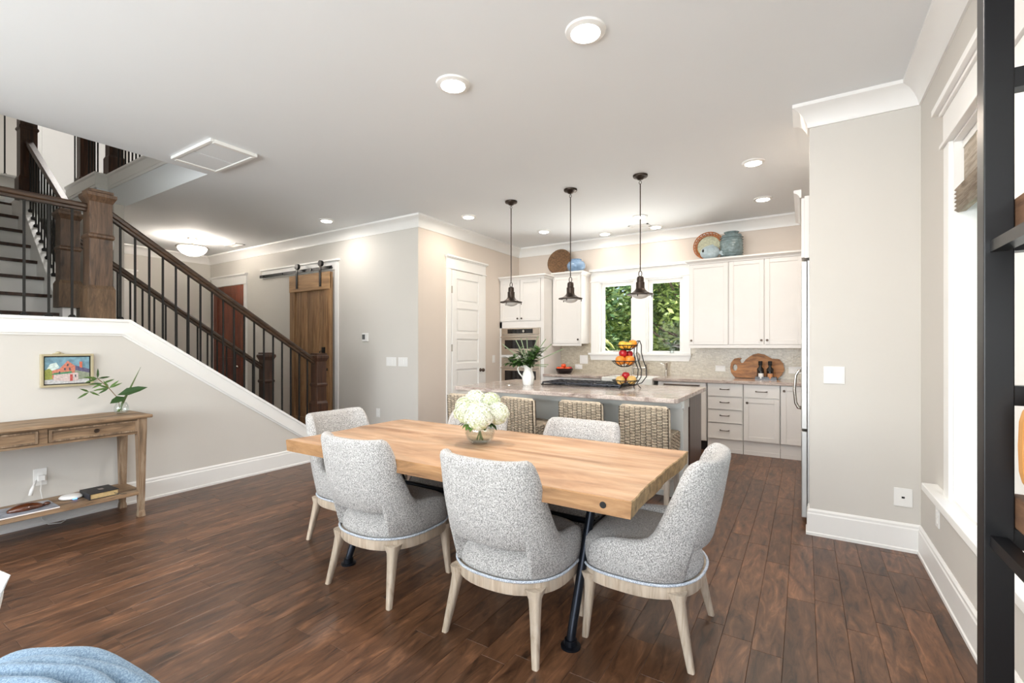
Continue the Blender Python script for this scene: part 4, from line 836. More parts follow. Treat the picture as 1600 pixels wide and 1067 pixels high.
# air plant on the window sill
t = T('sill_plant', 'spiky green plant in a small glass on the right kitchen sill', 'plant', (-1.64, 7.0, KZ[0]))
P('glass', MB().lathe([(.03, 0), (.034, .004), (.036, .07), (.033, .07), (.03, .008)], (-1.64, 7.0, KZ[0]), 16), 'vase', t, smooth=True)
mb = MB()
for k in range(34):
    a = random.random()*2*PI; e = random.uniform(.1, 1.3); mb.leaf((-1.64, 7.0, KZ[0]+.09), (math.cos(a)*math.cos(e), .5*math.sin(a)*math.cos(e), math.sin(e)), random.uniform(.1, .16), .014, .3)
P('leaves', mb, 'leafdk', t)

# ------------------------------------------------------------------ island
IX0, IX1, IY0, IY1 = -3.14, -.855, 3.84, 5.10
it = MB(); r_ = .015
it.prism([(IX0+.03, IY0), (IX1-.03, IY0), (IX1, IY0+.03), (IX1, IY1), (IX0, IY1), (IX0, IY0+.03)], 'Z', .883, .922)
tag(P('island_top', it, 'granite', bevel=.006), 'polished pinkish-grey granite slab on the kitchen island', 'worktop')
isl = T('kitchen_island', 'pale painted island with dark end panel behind the rattan stools', 'island', (-2, 4.7, 0))
IF = 4.30
P('front_panel', box(-2.90, -1.03, IF, IF+.02, .14, .79), 'isl', isl)
P('frieze', MB().box(-2.92, -.92, IF-.03, IF, .785, .883).box(-2.92, -.905, IF-.04, IF, .775, .795).box(-.95, -.90, IF, IF+.24, .785, .883), 'isl', isl)
P('body', box(-2.90, -.915, IF+.02, 5.06, .1, .883), 'espresso', isl)
P('corner_post', box(-1.03, -.905, IF-.018, IF+.20, 0, .785), 'isl', isl, bevel=.004); P('corner_post', box(-2.92, -2.80, IF-.018, IF+.10, 0, .785), 'isl', isl, bevel=.004)
P('post_base', MB().box(-1.045, -.89, IF-.034, IF+.215, 0, .15).box(-1.04, -.895, IF-.028, IF+.21, .15, .175), 'isl', isl, bevel=.004)
P('base_board', MB().box(-2.94, -1.045, IF-.016, IF+.02, 0, .14), 'isl', isl)
P('end_panel', box(-.915, -.895, IF+.216, 5.07, .02, .883), 'espresso', isl)
P('toe_kick', box(-2.85, -.96, IF+.1, 5.0, 0, .1), 'dark_and_shade', isl)
ck = T('gas_cooktop', 'black gas cooktop with iron grates set in the island', 'cooktop', (-2.01, 4.80, .922))
P('hob', box(-2.46, -1.56, 4.52, 5.04, .922, .932), 'hob', ck, bevel=.004)
for x in(-2.31, -2.01, -1.71):
    g = MB()
    for yy in(4.55, 4.66, 4.78, 4.90, 5.01): g.box(x-.14, x+.14, yy-.005, yy+.005, .942, .953)
    for xx in(x-.14, x-.07, x, x+.07, x+.14): g.box(xx-.005, xx+.005, 4.55, 5.01, .944, .955)
    for xx in(x-.14, x+.14):
        for yy in(4.55, 5.01): g.box(xx-.007, xx+.007, yy-.007, yy+.007, .932, .944)
    P('grate', g, 'grate', ck)
for x, y in((-2.31, 4.65), (-2.31, 4.91), (-2.01, 4.78), (-1.71, 4.65), (-1.71, 4.91)): P('burner', MB().lathe([(.045, 0), (.045, .012), (.03, .014), (.03, .02)], (x, y, .932), 16), 'black', ck, smooth=True)
pt = T('pop_up_outlet', 'flat round metal cover in the island top left of the pitcher', 'outlet', (-2.7, 4.35, .922)); P('cover', MB().lathe([(.05, 0), (.05, .003), (.044, .005)], (-2.72, 4.30, .922), 20), 'nickel', pt, smooth=True)
tag(P('kitchen_mat', box(-2.5, -.85, 5.35, 6.1, 0.0, .008), 'rug'), 'beige mat on the floor behind the island', 'mat')

# pitcher with greenery
px, py, pz = -2.55, 4.40, .922
t = T('white_pitcher', 'white fluted ceramic pitcher holding greenery on the island', 'pitcher', (px, py, pz))
rg = []
for r, z in((.05, 0), (.056, .008), (.062, .05), (.066, .085), (.056, .125), (.043, .155), (.04, .17), (.05, .20), (.062, .222), (.057, .222), (.045, .198), (.036, .17), (.05, .12), (.058, .085), (.05, .03)):
    rg.append([(px+r*(1+.035*math.cos(12*a))*math.cos(a)*(1.12 if z > .2 and math.cos(a) > .7 else 1), py+r*(1+.035*math.cos(12*a))*math.sin(a), pz+z) for a in [2*PI*k/48 for k in range(48)]])
P('body', MB().rings(rg), 'ceramicw', t, smooth=True)
P('handle', MB().tube([(px-.035, py-.02, pz+.195), (px-.085, py-.05, pz+.205), (px-.10, py-.058, pz+.175), (px-.085, py-.05, pz+.13), (px-.05, py-.03, pz+.08)], .008, 8), 'ceramicw', t, smooth='all')
rr = random.Random(11)
for k, (a, e0, L0, lb) in enumerate(((3.4, .35, .19, 'leafy sprig reaching left out of the white pitcher'), (4.6, .5, .16, 'leafy sprig leaning forward over the pitcher lip'), (5.9, .7, .2, 'leafy sprig reaching right out of the white pitcher'), (1.2, .9, .2, 'leafy sprig standing at the back of the white pitcher'), (2.6, .95, .19, 'leafy sprig standing upright in the middle of the pitcher'))):
    b0 = Vector((px, py, pz+.20)); q = T('leafy_sprig', lb, 'greenery', tuple(b0), 'leafy sprigs in the white pitcher'); mb = MB(); sm_ = MB()
    for i in range(3):
        e = e0+rr.uniform(-.25, .25); a_ = a+(i-1)*.5; L = L0*rr.uniform(1.0, 1.3); d = Vector((math.cos(a_)*math.cos(e), math.sin(a_)*math.cos(e), math.sin(e))); sm_.tube([(px, py, pz+.12), tuple(b0), tuple(b0+d*L)], .003, 5)
        for j in range(17):
            f_ = rr.uniform(.15, 1.05); aa = rr.random()*2*PI; dd = (Vector((math.cos(aa), math.sin(aa), rr.uniform(-.5, .6)))+d*.6)
            mb.leaf(tuple(b0+d*L*f_), tuple(dd), rr.uniform(.065, .105), rr.uniform(.04, .062), .3, rr.random())
    P('stem', sm_, 'stem', q); P('leaves', mb, 'leafdk', q)
q = T('palm_fan', 'fan of thin pale palm blades rising from the white pitcher', 'greenery', (px, py, pz+.15)); MT['fan'] = leafy('palm_fan_blade', srgb(120, 140, 100), srgb(150, 164, 130))
P('stem', MB().tube([(px, py, pz+.08), (px, py, pz+.23)], .004, 6), 'stem', q)
for k, (dx, dz, L) in enumerate(((-.75, .6, .36), (-.5, 1, .30), (-.28, 1, .30), (-.05, 1, .29), (.35, 1, .33), (.62, .9, .34), (.85, .75, .34), (1, .45, .42), (1, .0, .22), (.9, -.1, .20))):
    d = Vector((dx*.847, dx*.53, dz)).normalized(); b0 = Vector((px, py, pz+.22)); P('blade', MB().bar(tuple(b0), tuple(b0+d*L), .010, .003, rnd=.7, up=(-.53, .85, 0)), 'fan', q)

# three-tier fruit stand
fx, fy, fz = -1.455, 4.53, .922
t = T('tiered_fruit_stand', 'three-tier black wire fruit stand on the island', 'fruit stand', (fx, fy, fz))
CX, CYV = Vector((.847, .531, 0)), Vector((-.531, .847, 0))     # stand's own width and depth directions
def fp(a, b, z): return tuple(Vector((fx, fy, fz))+CX*a+CYV*b+Vector((0, 0, z)))
tiers = [(-.055, .085, .125, .05), (-.065, .275, .118, .06), (-.035, .43, .10, .05)]
for a0, z0, r0, dp in tiers:
    bk = P('wire_bowl', MB().tube([fp(a0+r0*math.cos(g), r0*math.sin(g), z0) for g in [2*PI*k/28 for k in range(28)]], .005, 6, True), 'black', t, smooth='all')
    for k in range(14):
        g = 2*PI*k/14; P('rib', MB().tube([fp(a0+r0*s*math.cos(g), r0*s*math.sin(g), z0-dp*(1-s**2.2)) for s in(1, .85, .6, .3)], .003, 4), 'black', bk)
    P('base_ring', MB().tube([fp(a0+r0*.3*math.cos(g), r0*.3*math.sin(g), z0-dp*.93) for g in [2*PI*k/16 for k in range(16)]], .003, 5, True), 'black', bk, smooth='all')
for s in(-1, 1):
    P('scroll', MB().tube([fp(a, s*b, z) for a, b, z in((-.02, .02, .03), (.04, .05, .045), (.085, .06, .12), (.09, .06, .19), (.06, .06, .27), (.045, .05, .35), (.05, .045, .43), (.075, .03, .475), (.09, .01, .47))], .005, 7), 'black', t, smooth='all')
P('scroll', MB().tube([fp(a, 0, z) for a, z in((.02, .03), (.11, .06), (.155, .12), (.155, .2), (.125, .28), (.105, .36), (.105, .43), (.09, .47))], .005, 7), 'black', t, smooth='all')
for a, b in((-.13, -.06), (-.10, .07), (.02, -.07), (.11, .03)): P('foot', MB().tube([fp(a*.7, b*.7, .035), fp(a, b, .004)], .004, 6), 'black', t, smooth=True)
fl_ = [('mango', 'orange mango at the left of the middle wire tier', -.11, -.03, .285, .048, 'mango', 1.0), ('mango', 'orange mango at the right of the middle wire tier', -.02, -.035, .285, .050, 'mango', 1.0), ('mango', 'orange mango at the back of the middle wire tier', -.065, .06, .285, .046, 'mango', 1.0),
       ('apple', 'red apple crowning the middle wire tier', -.075, .0, .35, .042, 'redapple', .95), ('apple', 'smaller red apple at the right of the middle wire tier', -.005, .03, .345, .036, 'redapple', .95),
       ('lemon', 'yellow fruit at the left of the top wire tier', -.085, -.02, .435, .040, 'lemon', 1.0), ('lemon', 'yellow fruit in the middle of the top wire tier', -.03, -.045, .43, .038, 'lemon', .9), ('orange', 'orange at the right of the top wire tier', .02, .0, .445, .042, 'orange', 1.0), ('lemon', 'yellow fruit at the back of the top wire tier', -.035, .045, .432, .038, 'lemon', .95),
       ('pear', 'pale pear at the left of the bottom wire tier', -.11, -.03, .09, .044, 'pear', 1.0), ('pear', 'pale pear at the right of the bottom wire tier', .0, -.035, .092, .046, 'pear', 1.0), ('apple', 'striped apple at the back of the bottom wire tier', -.06, .05, .095, .044, 'gala', .95), ('apple', 'red apple on top of the bottom wire tier', -.05, -.005, .135, .038, 'redapple', .95)]
for nm, lb, a, b, z, r, m_, sq in fl_: fruit(nm, lb, 'fruit', fp(a, b, z), r, m_, sq)

# ------------------------------------------------------------------ pendants
def pendant(x, y, label):
    t = T('pendant_lamp', label, 'pendant lamp', (x, y, 1.80), 'pendants over the island')
    P('canopy', MB().lathe([(.01, 3.0), (.028, 3.008), (.04, 3.022), (.068, 3.03), (.072, 3.036), (.072, 3.05)], (x, y, 0), 24), 'bronze', t, smooth=True)
    P('top_loop', MB().tube([(x+.012*math.cos(a), y, 2.978+.016*math.sin(a)) for a in [2*PI*k/14 for k in range(14)]], .003, 6, True), 'bronze', t, smooth='all')
    P('rod', MB().lathe([(.0055, 2.10), (.0055, 2.965)], (x, y, 0), 10), 'bronze', t, smooth=True)
    P('lower_loop', MB().tube([(x+.016*math.cos(a), y, 2.065+.03*math.sin(a)) for a in [2*PI*k/16 for k in range(16)]], .0045, 6, True), 'bronze', t, smooth='all')
    P('shade', MB().lathe([(.012, 2.045), (.03, 2.035), (.034, 2.02), (.034, 1.985), (.042, 1.98), (.042, 1.925), (.045, 1.915), (.05, 1.905), (.068, 1.888), (.092, 1.874), (.104, 1.868), (.130, 1.865), (.130, 1.856), (.10, 1.853), (.08, 1.862), (.05, 1.89)], (x, y, 0), 30, True, False), 'bronze', t, smooth=True)
    P('lens', MB().lathe([(.01, 1.815), (.04, 1.82), (.07, 1.835), (.088, 1.852)], (x, y, 0), 24, True, False), 'bulb', t, smooth='all')
    for k in range(3): a = 2*PI*k/3+.6; P('clip', MB().tube([(x+.118*math.cos(a), y+.118*math.sin(a), 1.862), (x+.118*math.cos(a), y+.118*math.sin(a), 1.832)], .005, 6), 'bronze', t)
pendant(-2.93, 4.655, 'bronze pendant lamp nearest the wall ovens, leftmost of three'); pendant(-2.16, 4.645, 'bronze pendant lamp in the middle of the three'); pendant(-1.39, 4.63, 'bronze pendant lamp before the kitchen window, rightmost of three')

# ------------------------------------------------------------------ rattan counter stools
def make_stool():
    """local: back panel faces -Y, sitter looks to +Y"""
    t = T('rattan_stool', '', 'stool', (0, 0, 0), 'rattan counter stools'); w = .20
    def weave(name, u0, u1, z0, z1, fn, rows, stakes):
        wv = MB(); core = MB()
        n = stakes*3
        for r in range(rows):
            z = z0+(z1-z0)*(r+.5)/rows; ph = PI*(r % 2)
            pts = []
            for k in range(n+1):
                s = k/n; pts.append(fn(u0+(u1-u0)*s, z+.0012*math.sin(k*2.1+r), .0045*math.sin(PI*stakes*s+ph)))
            wv.tube(pts, (z1-z0)/rows*.46, 5, rnd=random.random())
        for k in range(stakes+1):
            u = u0+(u1-u0)*k/stakes; core.tube([fn(u, z0, 0), fn(u, z1, 0)], .006, 4)
        p = P(name, wv, 'rattan', t, smooth='all'); P('stakes', core, 'rattandk', p); return p
    yb = -.17
    weave('back_outer', -w, w, .46, .84, lambda u, z, d: (u, yb-.022+d-.05*(z-.46), z), 31, 9)
    weave('back_inner', -w, w, .60, .84, lambda u, z, d: (u, yb+.022+d-.05*(z-.46), z), 16, 9)
    P('back_core', MB().prism([(yb-.016, .46), (yb+.016, .46), (yb-.003, .835), (yb-.035, .835)], 'X', -w+.01, w-.01), 'rattandk', t)
    P('back_rim', MB().tube([(-w, yb, .46), (-w-.003, yb-.012, .65), (-w, yb-.018, .825), (-w+.02, yb-.02, .845), (w-.02, yb-.02, .845), (w, yb-.018, .825), (w+.003, yb-.012, .65), (w, yb, .46)], .013, 8), 'rattan', t, smooth='all')
    for s in(-1, 1): weave('side_apron', yb, .19, .46, .60, lambda u, z, d, s=s: (s*(w+.002)+d, u, z), 10, 8)
    weave('front_apron', -w, w, .46, .60, lambda u, z, d: (u, .192+d, z), 10, 9)
    P('seat', box(-w, w, yb+.02, .19, .585, .612), 'rattan', t, bevel=.01); P('seat_core', box(-w+.01, w-.01, yb+.01, .18, .47, .585), 'rattandk', t)
    for sx in(-1, 1):
        for y in(-.165, .17): P('leg', MB().rings([[(sx*.18+i*k, y+j*k, z) for i, j in((-1, -1), (1, -1), (1, 1), (-1, 1))] for k, z in((.017, 0), (.023, .47))]), 'whitewash', t)
    for y in(-.165, .17): P('stretcher', box(-.165, .165, y-.01, y+.01, .18, .205), 'whitewash', t)
    for sx in(-1, 1): P('stretcher', box(sx*.18-.01, sx*.18+.01, -.15, .155, .24, .265), 'whitewash', t)
    return t
s0 = make_stool(); ss = [s0]+[copy_tree(s0) for _ in range(3)]
for o, (x, y, rz, lb) in zip(ss, ((-1.125, 4.03, 0, 'rattan counter stool nearest the dark island end panel'), (-1.69, 4.03, 0, 'rattan counter stool second from the dark end panel'), (-2.29, 3.98, -.16, 'rattan counter stool turned slightly, third from the dark end panel'), (-2.93, 3.95, 0, 'rattan counter stool at the pantry door end, mostly behind the hydrangeas'))):
    o.location = (x, y, 0); o.rotation_euler = (0, 0, rz); o['label'] = lb

# ------------------------------------------------------------------ dining table
TX0, TX1, TY0, TY1, TZ = -2.72, -.55, 1.715, 2.71, .76
tb = T('dining_table', 'thick pale maple slab dining table on black pipe legs', 'table', (-1.63, 2.21, 0))
rt = random.Random(5); edge = []
nx, ny = 60, 24
def endx(v, side):
    y = v
    return (TX1+.005*math.sin(y*5+.4)-.002*math.sin(y*17)+.001*math.sin(y*47)) if side else (TX0-.012*math.sin(y*8+1)+.008*math.sin(y*21)-.01*(1-abs(2*(y-TY0)/(TY1-TY0)-1)))
top = MB(); per_t = []; per_b = []
for k in range(ny+1): y = TY0+(TY1-TY0)*k/ny; per_t.append((endx(y, 1), y, TZ)); per_b.append((endx(y, 1)-.004+.003*math.sin(y*13), y, TZ-.068))
for k in range(ny+1): y = TY1-(TY1-TY0)*k/ny; per_t.append((endx(y, 0), y, TZ)); per_b.append((endx(y, 0)+.012+.012*math.sin(y*33), y, TZ-.068))
n = len(per_t); ins = [(x+(-.004 if x > -1.6 else .004), y+(.004 if y < 2 else -.004 if abs(y-TY1) < .01 else 0), z) for x, y, z in per_t]
low = [(x, y, z-.004) for x, y, z in per_t]
m_ = MB().rings([per_b, low, ins], True, True)
slab = P('slab', m_, 'table', tb)
slab.data.materials.append(MT['tableend']); slab.data.materials.append(MT['tableedge'])
for p in slab.data.polygons:
    if abs(p.normal.x) > .6: p.material_index = 1
    elif abs(p.normal.y) > .6: p.material_index = 2
P('wood_plug', MB().tube([(-.66, TY0-.003, .728), (-.66, TY0+.01, .728)], .013, 14), 'dark_and_shade', tb); P('wood_plug', MB().ball((-1.0, TY0+.001, .727), .018, .004, .006), 'dark_and_shade', tb, smooth='all')
for x in(-.885, -2.385):
    P('top_plate', box(x-.05, x+.05, 1.95, 2.50, TZ-.078, TZ-.067), 'pipe', tb)
    for y0, y1 in((1.905, 2.17), (2.55, 2.27)):
        g = P('pipe_leg', MB().tube([(x, y0, .0), (x, y0, .03), (x, y0+(y1-y0)*.06, .07), (x, y1, .60), (x, y1, TZ-.075)], [.02, .02, .021, .021, .021], 12), 'pipe', tb, smooth=True)
        P('flange', MB().lathe([(.045, 0), (.045, .008), (.03, .012), (.028, .035)], (x, y0, 0), 20), 'pipe', g, smooth=True)
    P('cross_pipe', MB().tube([(x, 2.10, .45), (x, 2.34, .45)], .016, 10), 'pipe', tb, smooth=True)
P('cross_pipe', MB().tube([(-.885, 2.22, .45), (-2.385, 2.22, .45)], .016, 10), 'pipe', tb, smooth=True)

# ------------------------------------------------------------------ dining chairs
A_, BFr, BRe = .285, .255, .275
def outl(th, k=1.0, nr=2.35):
    c, s = math.cos(th), math.sin(th); n = 3.4 if s > 0 else nr
    x = A_*k*math.copysign(abs(c)**(2/n), c); y = (BFr if s > 0 else BRe)*k*math.copysign(abs(s)**(2/n), s)
    return x, y
def make_chair():
    t = T('dining_chair', '', 'chair', (0, 0, 0), 'upholstered dining chairs')
    N = 64
    def Hs(s):
        s = abs(s)
        K = ((0, .862), (.2, .866), (.34, .868), (.39, .855), (.42, .835), (.45, .80), (.5, .715), (.55, .622), (.59, .55), (.63, .515), (.70, .498), (.8, .488), (.9, .472), (1.0, .44))
        for (x0, y0), (x1, y1) in zip(K, K[1:]):
            if s <= x1: t_ = (s-x0)/(x1-x0); return y0+(y1-y0)*t_
        return .44
    def Bs(s): return .330+(.470-.330)*(1-sst(.285, .325, abs(s)))
    sm = sorted(set([-1+2*k/N for k in range(N+1)]+[g*v for v in(.27, .28, .285, .292, .298, .305, .312, .318, .325, .33, .34, .36, .37, .38, .39, .4, .41, .42, .43, .44, .45, .46, .48, .5, .52, .54, .56, .58, .6, .62) for g in(-1, 1)])); rg = []
    for s in sm:
        th = -PI/2+s*math.radians(127); H, B = Hs(s), Bs(s); hh = H-B
        endt = 1-.5*sst(.86, 1, abs(s))
        def pt(z, off):
            w = max(0, z-.33); x, y = outl(th, 1, 2.35+1.3*min(1, w/.4)); rear = max(0, -math.sin(th))
            y -= w*.19*rear**.7; x *= 1+.03*w
            nx, ny = x/A_**2, y/BRe**2; L = math.hypot(nx, ny); nx, ny = nx/L, ny/L
            return (x-nx*off, y-ny*off, z)
        th_ = .058*endt; r = min(.028, hh*.3)
        prof = [(B+.004, .010), (B+r*.45, .0), (B+hh*.3, -.004), (B+hh*.55, -.004), (H-r*1.1, .0), (H-r*.4, .006), (H-r*.06, .018), (H, th_*.5), (H-r*.06, th_-.016), (H-r*.4, th_-.004), (H-r*1.1, th_+.002), (B+hh*.55, th_+.012), (B+hh*.3, th_+.014), (B+r*.45, th_), (B+.004, th_-.01)]
        rg.append([pt(z, o) for z, o in prof])
    P('backrest', MB().rings(rg, True, True), 'fabric', t, smooth='all')
    # side seams where shell meets arm
    M_ = 44; ths = [2*PI*k/M_ for k in range(M_)]
    P('seat', MB().rings([[(outl(a, k)[0], outl(a, k)[1]+.004+max(0, -math.sin(a))*(.075*max(0, z-.35)/.12), z) for a in ths] for k, z in((.93, .325), (.965, .335), (.985, .37), (.985, .405), (.965, .437), (.90, .458), (.7, .474), (.35, .482))]), 'fabric', t, smooth='all')
    P('braid_trim', MB().tube([(outl(a, 1.004)[0], outl(a, 1.004)[1], .331) for a in ths], .0065, 6, True), 'braid', t, smooth='all')
    P('seat_frame', MB().rings([[(outl(a, k)[0], outl(a, k)[1], z) for a in ths] for k, z in((.90, .268), (.975, .268), (.985, .275), (.985, .326), (.90, .326))]), 'chairleg', t, smooth=True, ang=30)
    for sx in(-1, 1):
        for top_, foot, w1 in(((.205, -.195), (.243, -.26), .024), ((.225, .185), (.248, .205), .024)):
            rg = []
            for f, k in((0, .6), (.3, .74), (.7, .95), (.86, 1.1), (.94, 1.5), (1.0, 1.75)):
                x = sx*(foot[0]+(top_[0]-foot[0])*f); y = foot[1]+(top_[1]-foot[1])*f; z = .30*f; r = w1*k
                rg.append([(x+r*math.copysign(abs(math.cos(a))**.6, math.cos(a)), y+r*math.copysign(abs(math.sin(a))**.6, math.sin(a)), z) for a in [2*PI*(j+.5)/12 for j in range(12)]])
            P('leg', MB().rings(rg), 'chairleg', t, smooth=True, ang=50)
    return t
c0 = make_chair(); cs_ = [c0]+[copy_tree(c0) for _ in range(5)]
for o, (x, y, rz, lb) in zip(cs_, ((-2.04, 1.945, 0, 'tweed dining chair on the near side, left of the two'), (-1.19, 1.955, .0, 'tweed dining chair on the near side, closest to the viewer'), (-.655, 2.26, PI/2, 'tweed dining chair at the right end of the table facing left'),
                          (-2.66, 2.24, -PI/2, 'tweed dining chair at the left end of the table by the stairs'), (-2.03, 2.50, PI, 'tweed dining chair on the far side, behind the hydrangea vase'), (-1.21, 2.50, PI, 'tweed dining chair on the far side, in front of the rattan stools'))):
    o.location = (x, y, 0); o.rotation_euler = (0, 0, rz); o['label'] = lb

# ------------------------------------------------------------------ hydrangea bouquet
vx, vy, vz = -1.65, 2.27, TZ
t = T('glass_vase', 'round ribbed clear glass vase on the dining table', 'vase', (vx, vy, vz)); rg = []
for r, z in((.045, 0), (.055, .004), (.078, .03), (.088, .065), (.084, .10), (.072, .125), (.068, .125), (.080, .10), (.083, .065), (.073, .032), (.05, .012)):
    rg.append([(vx+r*(1+.02*math.cos(18*(a+z*6)))*math.cos(a), vy+r*(1+.02*math.cos(18*(a+z*6)))*math.sin(a), vz+z) for a in [2*PI*k/72 for k in range(72)]])
P('bowl', MB().rings(rg), 'vase', t, smooth='all')
P('water', MB().lathe([(.045, .013), (.07, .033), (.079, .06), (.078, .085)], (vx, vy, vz), 28), glass('vase_water', (.97, .985, .97, 1), .03), t, smooth=True)
rr = random.Random(21)
for k, (a, b, z, r, lb) in enumerate(((-.075, -.02, .185, .075, 'green-white hydrangea head at the left of the bouquet'), (.0, -.075, .165, .085, 'large white hydrangea head at the front of the bouquet'), (.105, -.02, .175, .070, 'white hydrangea head at the right of the bouquet'), (-.03, .06, .235, .075, 'white hydrangea head at the top back of the bouquet'), (.06, .04, .235, .065, 'yellow-green hydrangea head at the top right of the bouquet'), (-.09, .03, .215, .06, 'pale green hydrangea head at the back left of the bouquet'))):
    c = Vector((vx, vy, vz+z))+CX*a+CYV*b; q = T('hydrangea', lb, 'flower', (c.x, c.y, vz+.02)); mb = MB()
    for j in range(330):
        u = 1-2*(j+.5)/330; g = j*2.39996; d = Vector((math.sqrt(1-u*u)*math.cos(g), math.sqrt(1-u*u)*math.sin(g), u)); rad = r*rr.uniform(.9, 1.06); p0 = c+d*rad*(1 if d.z > -.3 else .85)
        x = d.orthogonal().normalized(); y = d.cross(x); sp = rr.random()*PI; rn = min(1, max(0, rr.gauss(.85 if k in(1, 2, 3) else .55, .2)))
        for i in range(4):
            h_ = sp+i*PI/2; e1 = x*math.cos(h_)+y*math.sin(h_); e2 = x*math.cos(h_+PI/2)+y*math.sin(h_+PI/2); w_ = r*.125
            mb.add([p0-d*.003, p0+e1*w_*.6+e2*w_*.5+d*.002, p0+e1*w_*1.2, p0+e1*w_*.6-e2*w_*.5+d*.002], [(0, 1, 2, 3)], rn)
    P('flower_head', mb, 'petal', q); P('head_core', MB().ball(tuple(c), r*.86), plain('floret_core_%d' % k, srgb(206, 214, 176), .8), q, smooth='all')
    P('stem', MB().tube([(vx-a*.25, vy-b*.2, vz+.02), (vx+a*.15, vy+b*.15, vz+.11), tuple(c)], .0035, 6), 'stem', q)
    lf = MB()
    for j in range(3):
        aa = math.atan2(c.y-vy, c.x-vx)+rr.uniform(-.9, .9)-.0; lf.leaf((vx+.06*math.cos(aa), vy+.06*math.sin(aa), vz+.128), (math.cos(aa), math.sin(aa), rr.uniform(-.5, .1)), rr.uniform(.05, .075), .042, .35, rr.random())
    P('leaf', lf, 'leaf', q)

# ------------------------------------------------------------------ console table and what stands on it
X0, X1, CY0, CY1 = -4.845, -4.43, .42, 1.60
ctb = T('console_table', 'weathered wooden console table with two drawers and low shelf', 'table', (-4.64, 1.0, 0))
P('top', box(X0-.005, X1+.025, CY0-.035, CY1+.035, .776, .80), 'console', ctb, bevel=.006)
P('apron', MB().box(X0+.02, X1-.022, CY0+.02, CY1-.02, .665, .776).box(X1-.022, X1-.006, CY0+.06, CY1-.06, .655, .672).box(X1-.022, X1-.008, CY0+.06, CY1-.06, .765, .776).box(X1-.022, X1-.008, .985, 1.03, .672, .765), 'console', ctb)
for a, c in((.475, .98), (1.035, 1.54)):
    d_ = P('drawer', box(X1-.022, X1-.004, a, c, .676, .762), 'console', ctb); mm = MB()
    for y0, y1, z0, z1 in((a, c, .676, .688), (a, c, .75, .762), (a, a+.014, .688, .75), (c-.014, c, .688, .75)): mm.box(X1-.004, X1+.004, y0, y1, z0, z1)
    P('bead', mm, 'consoleleg', d_); P('knob', MB().tube([(X1-.004, (a+c)/2, .72), (X1+.012, (a+c)/2, .72), (X1+.016, (a+c)/2, .72), (X1+.026, (a+c)/2, .72)], [.006, .006, .016, .012], 12), 'bronzedk', d_, smooth=True)
for x in(X0+.03, X1-.022):
    for y in(CY0+.03, CY1-.03):
        rg = [[(x+i*k, y+j*k, z) for i, j in((-1, -1), (1, -1), (1, 1), (-1, 1))] for k, z in((.024, 0), (.022, .03), (.018, .05), (.019, .06), (.028, .60), (.03, .66), (.03, .776))]
        P('leg', MB().rings(rg), 'consoleleg', ctb)
P('shelf', box(X0+.01, X1-.002, CY0+.01, CY1-.01, .175, .20), 'console', ctb, bevel=.004)
# bud vase with greenery
bx, by = -4.68, 1.52
t = T('bud_vase', 'small clear glass vase at the end of the console table', 'vase', (bx, by, .80))
P('glass', MB().lathe([(.03, 0), (.042, .006), (.05, .03), (.047, .06), (.036, .078), (.036, .086), (.033, .086), (.043, .058), (.046, .03), (.038, .01)], (bx, by, .80), 22), 'vase', t, smooth=True)
q = T('reed_blade', 'long pointed green blade slanting right out of the bud vase', 'greenery', (bx, by, .81)); P('blade', MB().tube([(bx, by-.02, .815), (bx, by+.05, .98), (bx, by+.13, 1.17)], [.010, .008, .001], 5, flat=.5, rnd=.4), 'stem', q, smooth=True)
q = T('bamboo_sprig', 'thin bamboo-like sprig leaning left out of the bud vase', 'greenery', (bx, by, .81)); P('stem', MB().tube([(bx, by-.01, .82), (bx, by-.02, .92), (bx, by-.08, 1.01), (bx, by-.15, 1.09)], .003, 5), 'twig', q)
mb = MB()
for y, z, lst in((-.08, 1.01, ((-.9, -.1), (-.9, .4), (-.4, .8), (.6, .6), (.9, .4), (-.8, -.5))), (-.12, 1.05, ((-1, .0), (-.6, -.3), (.5, .2))), (-.15, 1.09, ((-1, .25), (-1, -.35), (.1, 1), (.8, .1), (-.5, .1))), (-.20, .99, ((-.9, -.6), (-.6, .3), (.6, -.3)))):
    for dy, dz in lst: mb.leaf((bx, by+y, z), (random.uniform(-.2, .4), dy, dz), random.uniform(.07, .10), .016, .1, random.random(), nrm=(1, 0, .3))
mb.tube([(bx, by-.08, 1.01), (bx, by-.20, .99)], .002, 4); P('leaves', mb, 'leaf', q)
q = T('broad_leaf_stem', 'broad lobed dark leaves leaning right out of the bud vase', 'greenery', (bx, by, .81)); P('stem', MB().tube([(bx, by, .82), (bx, by+.005, .90), (bx, by+.03, .95)], .003, 5), 'stem', q); mb = MB()
mb.leaf((bx+.01, by-.03, .95), (.3, .85, .28), .20, .075, .05, .25, nrm=(.7, -.1, .7)); mb.leaf((bx+.01, by+.02, .93), (.3, -.85, -.28), .12, .065, .05, .35, nrm=(.7, -.1, .7)); P('leaves', mb, 'leafdk', q)
